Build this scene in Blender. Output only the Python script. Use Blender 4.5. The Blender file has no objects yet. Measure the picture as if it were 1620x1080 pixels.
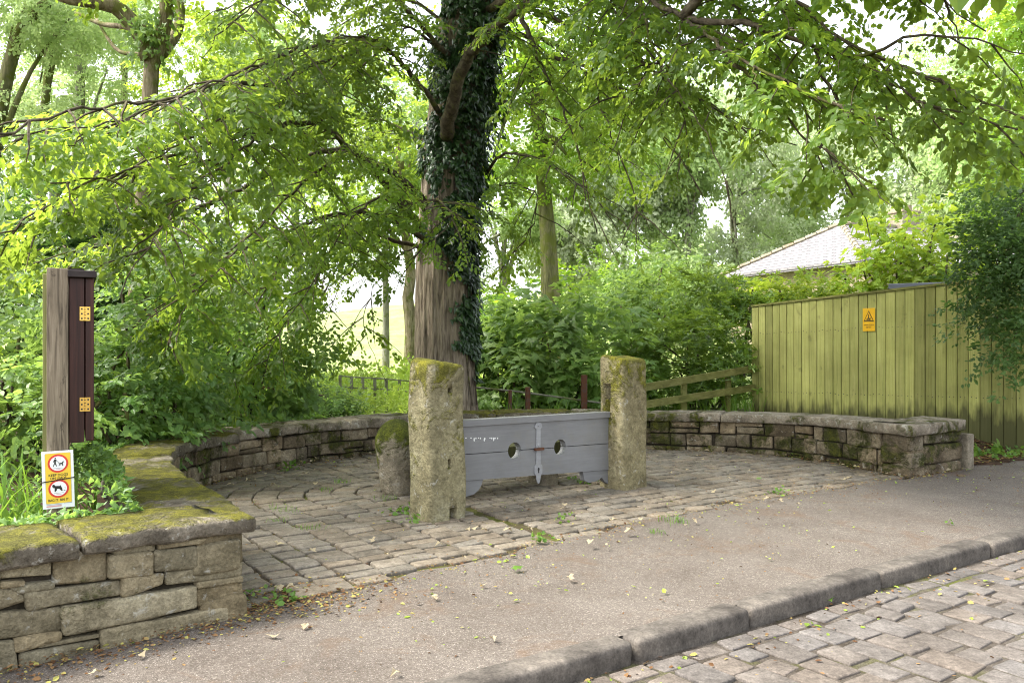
import bpy, math, random
import numpy as np
from mathutils import Vector, Matrix

S = bpy.context.scene
COL = S.collection
R = np.random.default_rng(7)
random.seed(7)
rad = math.radians

# ------------------------------------------------------------------ camera, sky, sun, exposure
H, F = 1.4, 1300.0                      # eye height in metres, focal length in pixels of a 1620 px wide frame
cd = bpy.data.cameras.new('camera')
cd.sensor_width = 36.0
cd.lens = 36.0 * F / 1620.0
cd.clip_start, cd.clip_end = 0.05, 2000
cam = bpy.data.objects.new('camera', cd)
COL.objects.link(cam)
cam.location = (0, 0, H)
cam.rotation_euler = (rad(90), 0, 0)
S.camera = cam

SUN_EL, SUN_AZ = 54.0, -98.0            # azimuth clockwise from +Y (away from the camera)
w = bpy.data.worlds.new('World')
S.world = w
w.use_nodes = True
nt = w.node_tree
bg = nt.nodes['Background']
sk = nt.nodes.new('ShaderNodeTexSky')
sk.sky_type = 'NISHITA'
sk.sun_disc = False
sk.sun_elevation = rad(SUN_EL)
sk.sun_rotation = rad(SUN_AZ)
sk.air_density, sk.dust_density, sk.ozone_density = 1.0, 3.0, 1.0
hs = nt.nodes.new('ShaderNodeHueSaturation')
hs.inputs['Saturation'].default_value = 0.30
nt.links.new(sk.outputs[0], hs.inputs['Color'])
nt.links.new(hs.outputs[0], bg.inputs['Color'])
bg.inputs['Strength'].default_value = 0.15
sl = bpy.data.lights.new('sun', 'SUN')
sl.energy = 1.5
sl.angle = rad(14)
sl.color = (1.0, 0.95, 0.86)
sun = bpy.data.objects.new('sun', sl)
COL.objects.link(sun)
sd = Vector((math.sin(rad(SUN_AZ)) * math.cos(rad(SUN_EL)), math.cos(rad(SUN_AZ)) * math.cos(rad(SUN_EL)), math.sin(rad(SUN_EL))))
sun.rotation_euler = sd.to_track_quat('Z', 'Y').to_euler()
sun.location = (-10, 5, 25)
S.view_settings.view_transform = 'Standard'
S.view_settings.look = 'None'
S.view_settings.exposure = 2.27
S.view_settings.gamma = 1.0
S.render.engine = 'CYCLES'
cy = S.cycles
cy.max_bounces, cy.diffuse_bounces, cy.glossy_bounces = 10, 6, 2
cy.transmission_bounces, cy.transparent_max_bounces = 4, 4
cy.use_denoising = True
cy.use_adaptive_sampling = False
cy.filter_width = 1.05
cy.sample_clamp_indirect = 6.0
cy.caustics_reflective = cy.caustics_refractive = False

# ------------------------------------------------------------------ helpers
def G(px, py, z=0.0):
    d = F * (H - z) / (py - 540.0)
    return np.array(((px - 810) / F * d, d, z))
def P(px, py, d):
    return np.array(((px - 810) / F * d, d, H - (py - 540) / F * d))
TH = rad(34.3)
U = np.array((math.cos(TH), math.sin(TH)))          # along the pavement
VV = np.array((-math.sin(TH), math.cos(TH)))        # from the road towards the wall
def uv(u, v, z=0.0):
    p = u * U + v * VV
    return np.array((p[0], p[1], z))
def to_uv(p): return float(np.dot(p[:2], U)), float(np.dot(p[:2], VV))
def sm(a, b, x):
    t = np.clip((np.asarray(x, float) - a) / (b - a), 0, 1)
    return t * t * (3 - 2 * t)
def nrm(v):
    v = np.asarray(v, float)
    return v / np.maximum(np.linalg.norm(v, axis=-1, keepdims=True), 1e-9)
def catmull(pts, step):
    p = np.asarray(pts, float)
    if len(p) == 2: p = np.array([p[0], (p[0] + p[1]) / 2, p[1]])
    q = np.vstack([2 * p[0] - p[1], p, 2 * p[-1] - p[-2]])
    out = []
    for i in range(1, len(q) - 2):
        n = max(1, int(np.linalg.norm(q[i + 1] - q[i]) / step))
        for k in range(n):
            t = k / n
            out.append(.5 * (2 * q[i] + (q[i + 1] - q[i - 1]) * t + (2 * q[i - 1] - 5 * q[i] + 4 * q[i + 1] - q[i + 2]) * t * t
                             + (3 * q[i] - q[i - 1] - 3 * q[i + 1] + q[i + 2]) * t ** 3))
    out.append(p[-1])
    return np.array(out)

class MB:
    """collects verts and faces; build() links them as ONE mesh object"""
    def __init__(s): s.v, s.f, s.n = [], [], 0
    def add(s, v, f, mi=0):
        v = np.asarray(v, float).reshape(-1, 3)
        if isinstance(f, list):
            by = {}
            for x in f: by.setdefault(len(x), []).append(x)
            for x in by.values(): s.f.append((np.asarray(x, int) + s.n, mi))
        elif len(f): s.f.append((np.asarray(f, int) + s.n, mi))
        s.v.append(v); s.n += len(v)
        return s
    def box(s, c, h, yaw=0.0, mi=0, bev=0.0):
        if bev > 0:
            v, f = blocks(np.array([c]), np.array([h]), np.array([yaw]), bev, FINE4, 0)
            return s.add(v, f, mi)
        x = np.array([[a, b, d] for a in (-1, 1) for b in (-1, 1) for d in (-1, 1)], float) * h
        ca, sa = math.cos(yaw), math.sin(yaw)
        v = np.column_stack((x[:, 0] * ca - x[:, 1] * sa, x[:, 0] * sa + x[:, 1] * ca, x[:, 2])) + c
        return s.add(v, [[0, 1, 3, 2], [4, 6, 7, 5], [0, 4, 5, 1], [2, 3, 7, 6], [0, 2, 6, 4], [1, 5, 7, 3]], mi)
    def prism(s, poly, origin, ex, ey, th, mi=0):
        """closed 2-D outline, drawn in ex/ey from origin, given thickness th along ex x ey (centred)"""
        p = np.asarray(poly, float)
        ex, ey = np.asarray(ex, float), np.asarray(ey, float)
        ez = np.cross(ex, ey)
        b = np.asarray(origin, float) + p[:, :1] * ex + p[:, 1:2] * ey
        n = len(p)
        v = np.vstack((b + ez * th / 2, b - ez * th / 2))
        f = [list(range(n)), list(range(2 * n - 1, n - 1, -1))] + [[i, n + i, n + (i + 1) % n, (i + 1) % n] for i in range(n)]
        return s.add(v, f, mi)
    def tube(s, pts, rr, sides=6, mi=0, lobes=None):
        pts = np.asarray(pts, float); n = len(pts)
        rr = np.broadcast_to(np.asarray(rr, float), (n,))
        t = nrm(np.gradient(pts, axis=0))
        ref = np.array((0.31, 0.17, 0.93)) if abs(t[:, 2]).mean() < .8 else np.array((1., 0.02, 0.))
        a = nrm(ref - (t @ ref)[:, None] * t); b = np.cross(t, a)
        ang = np.linspace(0, 2 * np.pi, sides, endpoint=False)
        r2 = rr[:, None] * np.ones((1, sides))
        if lobes is not None: r2 = r2 * lobes(np.arange(n)[:, None] / max(1, n - 1), ang[None, :], pts[:, 2][:, None])
        v = pts[:, None, :] + r2[..., None] * (a[:, None, :] * np.cos(ang)[None, :, None] + b[:, None, :] * np.sin(ang)[None, :, None])
        i = np.arange(n - 1)[:, None] * sides; j = np.arange(sides)[None, :]; k = (np.arange(sides) + 1) % sides
        f = np.stack((i + j, i + k, i + sides + k, i + sides + j), -1).reshape(-1, 4)
        s.add(v.reshape(-1, 3), f, mi)
        s.f.append((np.arange(sides)[None, ::-1] + s.n - n * sides, mi)); s.f.append((np.arange(sides)[None, :] + s.n - sides, mi))
        return s
    def build(s, name, mats, parent=None, origin=None, smooth=False):
        v = np.vstack(s.v) if s.v else np.zeros((0, 3))
        if parent is not None: v = v - np.array(parent.location) if origin is None else v
        elif origin is not None: v = v - np.asarray(origin, float)
        me = bpy.data.meshes.new(name)
        me.vertices.add(len(v)); me.vertices.foreach_set('co', v.astype(np.float32).ravel())
        lo = np.concatenate([a.ravel() for a, _ in s.f]); tot = np.concatenate([np.full(len(a), a.shape[1]) for a, _ in s.f])
        mi = np.concatenate([np.full(len(a), m) for a, m in s.f])
        me.loops.add(len(lo)); me.loops.foreach_set('vertex_index', lo.astype(np.int32))
        me.polygons.add(len(tot))
        me.polygons.foreach_set('loop_start', (np.cumsum(tot) - tot).astype(np.int32))
        me.polygons.foreach_set('loop_total', tot.astype(np.int32))
        me.polygons.foreach_set('material_index', mi.astype(np.int32))
        me.polygons.foreach_set('use_smooth', np.full(len(tot), bool(smooth)))
        for m in (mats if isinstance(mats, (list, tuple)) else [mats]): me.materials.append(m)
        me.update(calc_edges=True); me.validate()
        o = bpy.data.objects.new(name, me); COL.objects.link(o)
        if parent is not None: o.parent = parent
        elif origin is not None: o.location = origin
        return o
def thing(name, label, cat, loc=(0, 0, 0), group=None):
    o = bpy.data.objects.new(name, None); COL.objects.link(o)
    o.location = loc; o.empty_display_size = .1
    return tag(o, label, cat, group)
def tag(o, label, cat, group=None, kind=None):
    o['label'] = label; o['category'] = cat
    if group: o['group'] = group
    if kind: o['kind'] = kind
    return o
def struct(o, kind='structure'):
    o['kind'] = kind
    return o

def tmpl(co):
    idx = {}; V = []; Fc = []
    n = len(co)
    def vid(i, j, k):
        if (i, j, k) not in idx:
            idx[(i, j, k)] = len(V); V.append((co[i], co[j], co[k]))
        return idx[(i, j, k)]
    for ax in range(3):
        for e in (0, n - 1):
            for a in range(n - 1):
                for b in range(n - 1):
                    q = []
                    for da, db in ((0, 0), (1, 0), (1, 1), (0, 1)):
                        t = [0, 0, 0]; t[ax] = e; t[(ax + 1) % 3] = a + da; t[(ax + 2) % 3] = b + db
                        q.append(vid(*t))
                    Fc.append(q if e else q[::-1])
    A = np.array(V)
    return A[..., 0], nrm(A[..., 1]), np.array(Fc)
CHEAP = tmpl([(-1, -1), (-1, 0), (1, 0), (1, 1)])
FINE4 = tmpl([(-1, -1), (-1, -.45), (-1, 0), (1, 0), (1, .45), (1, 1)])
FINE = tmpl([(-1, -1), (-1, -.45), (-1, 0), (-.6, 0), (-.2, 0), (.2, 0), (.6, 0), (1, 0), (1, .45), (1, 1)])
def blocks(cen, half, yaw, r, T, amp, skew=0.0, freq=9.0):
    """rounded, slightly irregular stone blocks; arrays of n"""
    cen, half = np.asarray(cen, float), np.asarray(half, float)
    n = len(cen); s, dr, Fc = T
    yaw = np.broadcast_to(np.asarray(yaw, float), (n,))
    rr = np.minimum(np.broadcast_to(np.asarray(r, float), (n,)), half.min(1) * .95)[:, None, None]
    p = s[None] * (half[:, None] - rr) + dr[None] * rr
    if skew:
        k = R.uniform(-skew, skew, (n, 6))
        f = p / half[:, None]
        p[..., 0] += half[:, None, 0] * (k[:, None, 0] * f[..., 1] + k[:, None, 1] * f[..., 2] * f[..., 1] * .6)
        p[..., 1] += half[:, None, 1] * (k[:, None, 2] * f[..., 0] + k[:, None, 3] * f[..., 0] * f[..., 0])
        p[..., 2] += half[:, None, 2] * (k[:, None, 4] * f[..., 0] + k[:, None, 5] * f[..., 0] * f[..., 0]) * .35
    if amp:
        for q in (1, 2.3, 4.1):
            kv = nrm(R.normal(size=(n, 3))) * freq * q; ph = R.uniform(0, 6.3, n)
            p += dr[None] * (amp / q * np.sin(np.einsum('nvi,ni->nv', p, kv) + ph[:, None]))[..., None]
    c, sn = np.cos(yaw)[:, None], np.sin(yaw)[:, None]
    out = np.stack((p[..., 0] * c - p[..., 1] * sn, p[..., 0] * sn + p[..., 1] * c, p[..., 2]), -1) + cen[:, None]
    fc = (Fc[None] + (np.arange(n) * p.shape[1])[:, None, None]).reshape(-1, 4)
    return out.reshape(-1, 3), fc

# ------------------------------------------------------------------ materials (node-based)
def newmat(name):
    m = bpy.data.materials.new(name); m.use_nodes = True
    n = m.node_tree; n.nodes.clear()
    return m, n
class NT:
    def __init__(s, name):
        s.m, s.t = newmat(name)
        s.out = s.t.nodes.new('ShaderNodeOutputMaterial')
        s.tc = s.t.nodes.new('ShaderNodeTexCoord')
    def n(s, typ, ins=None, **kw):
        nd = s.t.nodes.new('ShaderNode' + typ)
        for k, v in kw.items(): setattr(nd, k, v)
        for k, v in (ins or {}).items(): s.set(nd.inputs[k], v)
        return nd
    def set(s, sock, v):
        if hasattr(v, 'is_output'): s.t.links.new(v, sock)
        elif isinstance(v, (tuple, list)) and len(v) == 3 and sock.type == 'RGBA': sock.default_value = (*v, 1)
        else: sock.default_value = v
    def coord(s, scale=(1, 1, 1)):
        mp = s.n('Mapping', {'Vector': s.tc.outputs['Object'], 'Scale': scale})
        return mp.outputs[0]
    def noise(s, scale, detail=4, rough=.55, vec=None, dist=0.0):
        nd = s.n('TexNoise', {'Scale': scale, 'Detail': detail, 'Roughness': rough, 'Distortion': dist, 'Vector': vec or s.tc.outputs['Object']})
        return nd.outputs['Fac']
    def ramp(s, fac, stops):
        nd = s.n('ValToRGB', {'Fac': fac})
        el = nd.color_ramp.elements
        while len(el) < len(stops): el.new(.5)
        for e, (p, c) in zip(el, stops):
            e.position = p; e.color = (*c, 1) if isinstance(c, (tuple, list)) else (c, c, c, 1)
        return nd.outputs['Color']
    def mix(s, fac, a, b, mode='MIX'):
        nd = s.n('Mix', data_type='RGBA', blend_type=mode)
        s.set(nd.inputs[0], fac); s.set(nd.inputs[6], a); s.set(nd.inputs[7], b)
        return nd.outputs[2]
    def math(s, op, a, b=0.0, c=None):
        nd = s.n('Math', operation=op)
        s.set(nd.inputs[0], a); s.set(nd.inputs[1], b)
        if c is not None: s.set(nd.inputs[2], c)
        return nd.outputs[0]
    def island(s): return s.n('NewGeometry').outputs['Random Per Island']
    def nz(s):
        return s.n('SeparateXYZ', {0: s.n('NewGeometry').outputs['Normal']}).outputs['Z']
    def bsdf(s, color, rough=.8, bump=None, bstr=.4, bdist=.01, spec=.3, **kw):
        b = s.n('BsdfPrincipled', {'Base Color': color, 'Roughness': rough, 'Specular IOR Level': spec})
        for k, v in kw.items(): s.set(b.inputs[k.replace('_', ' ')], v)
        if bump is not None:
            bp = s.n('Bump', {'Strength': bstr, 'Distance': bdist, 'Height': bump})
            s.t.links.new(bp.outputs[0], b.inputs['Normal'])
        return b.outputs[0]
    def done(s, sh):
        s.t.links.new(sh, s.out.inputs['Surface'])
        return s.m

def leaf_mat(name, cols, tcol, trans=.42, rough=.42, spec=.35, clump=.6):
    k = NT(name)
    c = k.ramp(k.island(), [(i / (len(cols) - 1), x) for i, x in enumerate(cols)])
    v = k.ramp(k.noise(clump, 2), [(.35, .72), (.65, 1.25)])
    c = k.mix(1.0, c, v, 'MULTIPLY')
    b = k.bsdf(c, rough, spec=spec)
    t = k.n('BsdfTranslucent', {'Color': k.mix(1.0, tcol, v, 'MULTIPLY')}).outputs[0]
    ms = k.n('MixShader', {0: trans, 1: b, 2: t})
    return k.done(ms.outputs[0])
def stone_mat(name, c1, c2, c3, moss=.0, mosscol=(.16, .15, .02), top=0.0, lichen=0.0, isl=.5, bump=.6, fine=70, mscale=3.0, low=None):
    """stone, with per-block tint, grit, moss (more of it on tops when top > 0) and pale lichen spots"""
    k = NT(name)
    c = k.ramp(k.noise(4.0, 5, .6), [(.3, c1), (.5, c2), (.72, c3)])
    i = k.ramp(k.island(), [(0, 1 - isl), (.5, 1.0), (1, 1 + isl * .8)])
    c = k.mix(1.0, c, i, 'MULTIPLY')
    wm = k.ramp(k.math('FRACT', k.math('MULTIPLY', k.island(), 7.31)), [(0, (1.05, .99, .92)), (.5, (1, 1, 1)), (1, (.97, 1.0, 1.04))])
    c = k.mix(1.0, c, wm, 'MULTIPLY')
    g = k.noise(fine, 3, .7)
    c = k.mix(1.0, c, k.ramp(g, [(.3, .7), (.7, 1.28)]), 'MULTIPLY')
    big = k.noise(22, 4, .6)
    c = k.mix(.6, c, k.ramp(big, [(.3, .5), (.68, 1.28)]), 'MULTIPLY')
    if lichen:
        l = k.ramp(k.noise(13, 4, .7, dist=.6), [(.62 - lichen * .15, 0), (.70 - lichen * .15, 1)])
        c = k.mix(k.math('MULTIPLY', l, .55), c, (.42, .41, .36))
    hgt = k.math('ADD', k.math('MULTIPLY', g, .35), big)
    if moss:
        a = k.noise(mscale, 5, .65, dist=.4)
        e = k.math('ADD', a, k.math('MULTIPLY', k.noise(30, 3, .7), .22))
        if top: e = k.math('ADD', e, k.math('MULTIPLY', k.nz(), top))
        if low is not None:
            z = k.n('SeparateXYZ', {0: k.tc.outputs['Object']}).outputs['Z']
            e = k.math('ADD', e, k.math('MULTIPLY', z, low))
        msk = k.ramp(e, [(.82 - moss * .35, 0), (.93 - moss * .35, 1)])
        mc = k.mix(1.0, k.ramp(k.noise(11, 5, .7), [(.34, (mosscol[0] * .42, mosscol[1] * .42, mosscol[2] * .7)), (.48, (mosscol[0] * .66, mosscol[1] * .66, mosscol[2] * 1.1)), (.60, mosscol), (.75, (mosscol[0] * 1.3, mosscol[1] * 1.2, mosscol[2] * 1.3))]),
                   k.ramp(k.noise(120, 2, .7), [(.3, .45), (.7, 1.5)]), 'MULTIPLY')
        c = k.mix(msk, c, mc)
        hgt = k.math('ADD', hgt, k.math('MULTIPLY', msk, k.math('ADD', k.noise(90, 3, .8), .4)))
    return k.done(k.bsdf(c, .92, hgt, bump, .02, spec=.15))

M = {}
M['leaf'] = leaf_mat('beech_leaf', [(.045, .095, .018), (.065, .125, .022), (.085, .15, .028), (.12, .19, .035)], (.42, .57, .06), .5)
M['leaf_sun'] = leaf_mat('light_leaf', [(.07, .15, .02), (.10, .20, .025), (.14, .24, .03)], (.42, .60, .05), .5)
M['ivy'] = leaf_mat('ivy_leaf', [(.012, .030, .010), (.020, .050, .014), (.035, .075, .020)], (.08, .16, .02), .18, .35, .5)
M['nettle'] = leaf_mat('undergrowth_leaf', [(.10, .18, .05), (.145, .235, .065), (.20, .29, .085)], (.38, .55, .10), .42)
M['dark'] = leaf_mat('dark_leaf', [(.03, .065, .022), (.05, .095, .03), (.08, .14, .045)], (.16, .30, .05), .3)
M['mid'] = leaf_mat('mid_leaf', [(.07, .135, .045), (.105, .185, .058), (.15, .235, .08)], (.34, .52, .09), .44)
M['rhodo'] = leaf_mat('laurel_leaf', [(.06, .115, .022), (.095, .17, .03), (.17, .26, .045)], (.38, .54, .06), .36, .3, .5)
M['maple'] = leaf_mat('maple_leaf', [(.16, .27, .025), (.21, .33, .035), (.27, .38, .045)], (.60, .72, .07), .48)
M['pale'] = leaf_mat('sunlit_far_leaf', [(.36, .43, .25), (.46, .52, .33), (.58, .62, .46)], (.62, .72, .40), .46, .6, .2, .25)  # far wood: sunlit glare put into the leaf colour
M['palegreen'] = leaf_mat('far_leaf', [(.23, .33, .13), (.31, .41, .18), (.41, .50, .26)], (.57, .71, .28), .46, .5, .25, .25)  # greener far leaf, the same glare lightened into its colour
M['yew'] = leaf_mat('yew_leaf', [(.04, .08, .026), (.065, .12, .036), (.11, .18, .06)], (.22, .38, .07), .34, .45, .3, 2.0)
M['blade'] = leaf_mat('iris_blade', [(.06, .15, .02), (.10, .21, .03), (.15, .27, .04)], (.30, .48, .05), .4)
M['bracken'] = leaf_mat('bracken', [(.20, .30, .04), (.26, .36, .05), (.32, .42, .07)], (.45, .58, .08), .4)
M['weed'] = leaf_mat('weed_leaf', [(.06, .14, .02), (.10, .20, .03), (.16, .26, .05)], (.25, .42, .05), .35)
M['dry'] = leaf_mat('dry_leaf', [(.26, .20, .12), (.36, .30, .19), (.44, .39, .28)], (.30, .22, .12), .2, .8, .1)
M['litter'] = leaf_mat('leaf_litter', [(.09, .045, .022), (.16, .085, .04), (.24, .15, .07), (.34, .33, .09)], (.12, .08, .04), .1, .9, .1)

def bark_mat(name, c1, c2, c3, sc=(16, 16, 1.6), moss=0.0, bump=.9, dist=.03, st=(.32, .5, .68)):
    k = NT(name)
    v = k.coord(sc)
    r = k.noise(1.0, 6, .65, vec=v, dist=.5)
    c = k.ramp(r, [(st[0], c1), (st[1], c2), (st[2], c3)])
    c = k.mix(.6, c, k.ramp(k.noise(2.5, 3), [(.3, (.75, .72, .7)), (.7, (1.2, 1.16, 1.1))]), 'MULTIPLY')
    if moss:
        m = k.ramp(k.noise(3.5, 5, .65), [(.60 - moss * .2, 0), (.70 - moss * .2, 1)])
        c = k.mix(k.math('MULTIPLY', m, .8), c, (.10, .115, .02))
    return k.done(k.bsdf(c, .95, k.math('ADD', r, k.math('MULTIPLY', k.noise(60, 3, .7), .2)), bump, dist, spec=.1))
M['bark'] = bark_mat('trunk_bark', (.11, .088, .066), (.25, .208, .160), (.39, .335, .262), (30, 30, 2.8), 0.0, 1.0, .05, (.36, .48, .66))
M['limb'] = bark_mat('limb_bark', (.035, .03, .022), (.085, .07, .05), (.16, .14, .10), (14, 14, 14), .35)
M['mossbark'] = bark_mat('mossy_bark', (.07, .055, .03), (.20, .17, .11), (.33, .29, .20), (18, 18, 3), .55)
M['greenbark'] = bark_mat('algae_bark', (.06, .06, .03), (.12, .12, .06), (.20, .18, .10), (12, 12, 2), .6)
M['greybark'] = bark_mat('grey_bark', (.10, .10, .08), (.19, .19, .15), (.28, .28, .22), (8, 8, 2), .4, .4)

M['wall'] = stone_mat('drystone', (.075, .058, .038), (.16, .128, .084), (.27, .228, .158), .62, (.075, .078, .014), .05, .05, .42, 1.0)
M['wallpier'] = stone_mat('drystone_pier', (.10, .084, .05), (.205, .172, .108), (.30, .26, .17), .26, (.10, .11, .02), .0, .1, .32, 1.0)
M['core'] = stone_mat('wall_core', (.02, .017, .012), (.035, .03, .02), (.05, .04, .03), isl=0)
M['cope'] = stone_mat('coping', (.11, .094, .07), (.205, .178, .138), (.31, .275, .22), .56, (.085, .09, .014), .0, .4, .12, .8, 60)
M['copemoss'] = stone_mat('mossy_coping', (.06, .052, .040), (.125, .11, .085), (.22, .195, .155), .42, (.165, .155, .020), .18, .3, .12, 1.0, 75, 1.8)
M['post'] = stone_mat('stocks_stone', (.125, .106, .058), (.225, .195, .110), (.30, .27, .165), .15, (.19, .18, .022), .24, .10, 0, .9, 60, 4.2, .16)
M['bollard'] = stone_mat('bollard_stone', (.15, .135, .10), (.25, .225, .17), (.36, .33, .26), .42, (.115, .13, .016), .30, .25, 0, 1.0, 60, 4.5, .26)
M['sett'] = stone_mat('forecourt_sett', (.116, .098, .076), (.168, .145, .114), (.218, .190, .152), .21, (.20, .15, .03), 0, .0, .15, .35, 80, .7)
M['roadsett'] = stone_mat('road_sett', (.092, .080, .070), (.130, .114, .101), (.170, .151, .135), 0, isl=.09, bump=.35, fine=90)
M['kerb'] = stone_mat('kerb_stone', (.060, .052, .045), (.118, .104, .089), (.185, .160, .134), 0, isl=.16, bump=.18, fine=85)
M['rock'] = stone_mat('rock', (.14, .12, .09), (.22, .19, .14), (.3, .27, .2), .3, isl=0)

def tarmac():
    k = NT('pavement_tarmac')
    vo = k.n('TexVoronoi', {'Scale': 230.0, 'Vector': k.tc.outputs['Object']})
    c = k.ramp(k.n('SeparateColor', {0: vo.outputs['Color']}).outputs[0], [(0, (.085, .072, .060)), (.5, (.132, .114, .097)), (.90, (.170, .149, .129)), (1, (.31, .28, .25))])
    c = k.mix(.75, c, k.ramp(k.noise(1.3, 6, .65), [(.3, (.74, .70, .67)), (.7, (1.13, 1.12, 1.11))]), 'MULTIPLY')
    c = k.mix(k.math('MULTIPLY', k.ramp(k.noise(.9, 5, .7, dist=1.2), [(.48, 0), (.62, 1)]), .4), c, k.mix(1.0, c, (.72, .70, .68), 'MULTIPLY'))
    c = k.mix(.8, c, k.ramp(k.noise(34, 4, .7), [(.3, .78), (.7, 1.18)]), 'MULTIPLY')
    d = k.ramp(k.noise(2.2, 6, .72, dist=.8), [(.54, 0), (.70, 1)])
    c = k.mix(k.math('MULTIPLY', d, .55), c, (.12, .072, .04))
    return k.done(k.bsdf(c, .93, vo.outputs['Distance'], .5, .006, spec=.2))
M['tarmac'] = tarmac()
def dirt(name, c1, c2, sc=18, green=0.0):
    k = NT(name)
    c = k.ramp(k.noise(sc, 6, .75), [(.35, c1), (.68, c2)])
    if green:
        c = k.mix(k.ramp(k.noise(2.4, 4, .6), [(.55 - green * .2, 0), (.72 - green * .2, 1)]), c, (.085, .09, .022))
    c = k.mix(.7, c, k.ramp(k.noise(140, 2, .7), [(.3, .5), (.7, 1.5)]), 'MULTIPLY')
    return k.done(k.bsdf(c, .95, k.noise(90, 4, .8), .8, .01, spec=.1))
M['joint'] = dirt('joint_soil', (.04, .030, .020), (.10, .076, .05), 9, .5)
M['roadjoint'] = dirt('road_joint', (.045, .036, .027), (.13, .112, .094), 5, .15)
def ground():
    k = NT('meadow')
    xyz = k.n('SeparateXYZ', {0: k.tc.outputs['Object']})
    far = k.n('MapRange', {'Value': xyz.outputs['Y'], 'From Min': 11.0, 'From Max': 17.0}).outputs[0]
    soil = k.ramp(k.noise(14, 6, .75), [(.35, (.035, .022, .014)), (.68, (.11, .07, .045))])
    gr = k.ramp(k.noise(.35, 6, .7), [(.3, (.16, .23, .06)), (.5, (.26, .31, .11)), (.7, (.34, .37, .17))])
    gr = k.mix(.7, gr, k.ramp(k.noise(6, 4, .8), [(.3, .6), (.7, 1.4)]), 'MULTIPLY')
    c = k.mix(far, soil, gr)
    return k.done(k.bsdf(c, .95, k.noise(30, 5, .8), .8, .05, spec=.1))
M['ground'] = ground()

def paint(name, col, rough=.5, chip=None, wear=.12):
    k = NT(name)
    c = k.mix(1.0, col, k.ramp(k.noise(3.0, 5, .6), [(.3, 1 - wear), (.7, 1 + wear)]), 'MULTIPLY')
    c = k.mix(1.0, c, k.ramp(k.noise(1.0, 4, .7, vec=k.coord((6, 6, 90))), [(.3, .95), (.7, 1.05)]), 'MULTIPLY')
    sp = k.ramp(k.noise(34, 4, .75), [(.70, 0), (.76, 1)])
    c = k.mix(k.math('MULTIPLY', sp, .45), c, (.09, .08, .06))
    d = k.ramp(k.noise(5, 5, .7), [(.52, 0), (.72, .5)])
    c = k.mix(d, c, (.17, .16, .13))
    c = k.mix(1.0, c, k.ramp(k.noise(1.0, 5, .7, vec=k.coord((3, 3, 60))), [(.35, .94), (.65, 1.05)]), 'MULTIPLY')
    return k.done(k.bsdf(c, rough, k.noise(1.0, 4, .6, vec=k.coord((10, 10, 120))), .18, .004, spec=.35))
M['grey'] = paint('grey_paint', (.172, .172, .174))
M['greyiron'] = paint('painted_iron', (.25, .253, .262), .40, wear=.25)
def metal(name, col, rough, rust=0.0, m=1.0):
    k = NT(name)
    c = col
    if rust: c = k.mix(k.ramp(k.noise(16, 4, .7), [(.62 - rust * .3, 0), (.74 - rust * .3, 1)]), col, (.11, .045, .022))
    return k.done(k.bsdf(c, rough, k.noise(60, 3), .15, .003, Metallic=m))
M['brass'] = metal('brass', (.80, .52, .13), .30)
M['iron'] = metal('rusty_iron', (.09, .06, .05), .8, .8, .2)
M['darkiron'] = metal('dark_iron', (.05, .05, .052), .6, .3, .4)
def wood(name, c1, c2, c3, sc=(30, 30, 1.8), rough=.8, spots=0.0, green=0.0, isl=0.0, stain=False, damp=0.0):
    k = NT(name)
    g = k.noise(1.0, 7, .65, vec=k.coord(sc), dist=.8)
    c = k.ramp(g, [(.3, c1), (.5, c2), (.7, c3)])
    c = k.mix(.8, c, k.ramp(k.noise(1.6, 4, .6), [(.3, .72), (.7, 1.22)]), 'MULTIPLY')
    if isl: c = k.mix(1.0, c, k.ramp(k.island(), [(0, 1 - isl), (1, 1 + isl)]), 'MULTIPLY')
    if spots:
        s_ = k.ramp(k.noise(1.0, 4, .7, vec=k.coord((24, 24, 9))), [(.62, 0), (.72, 1)])
        c = k.mix(k.math('MULTIPLY', s_, spots), c, tuple(x * .35 for x in c1))
    if green:
        c = k.mix(k.ramp(k.noise(2.2, 4, .6), [(.45, 0), (.7, green)]), c, (.11, .13, .03))
    if stain:
        kn = k.ramp(k.noise(1.0, 3, .5, vec=k.coord((7, 7, 4.5))), [(.66, 0), (.73, 1)])
        c = k.mix(k.math('MULTIPLY', kn, .5), c, (.10, .095, .035))
    if damp:
        xyz = k.n('SeparateXYZ', {0: k.tc.outputs['Object']})
        dn = k.noise(1.0, 3, .6, vec=k.coord((9, 9, 2.2)))
        hgt = k.math('ADD', k.math('MULTIPLY', k.math('SUBTRACT', .36, xyz.outputs['Z']), 1.6), k.math('ADD', k.math('MULTIPLY', k.math('SUBTRACT', xyz.outputs['X'], 1.5), .16), dn))
        c = k.mix(k.math('MULTIPLY', k.ramp(hgt, [(.52, 0), (.85, 1)]), .85), c, (.045, .045, .02))
    return k.done(k.bsdf(c, rough, g, .5, .004, spec=.25))
M['oak'] = wood('weathered_post', (.06, .048, .034), (.20, .16, .11), (.32, .265, .19), (52, 52, 3.0), .9, .8)
M['lath'] = wood('green_lath', (.14, .15, .05), (.22, .23, .08), (.28, .29, .11), (40, 40, 2))
M['mahog'] = wood('dark_stained_wood', (.022, .010, .008), (.045, .018, .013), (.085, .032, .022), (26, 26, 1.4), .42)
M['mahogcap'] = wood('dark_cap', (.018, .013, .012), (.03, .022, .02), (.045, .034, .03), (8, 8, 8), .6)
M['fence'] = wood('green_board', (.22, .225, .068), (.315, .315, .10), (.385, .375, .145), (38, 38, 1.1), .85, .3, .11, .26, True, 1.0)
M['damp'] = wood('dark_board', (.04, .04, .018), (.075, .075, .03), (.11, .105, .04), (30, 30, 2), .85)  # plain dark board: bench seat, fence backing, shed wall
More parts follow.
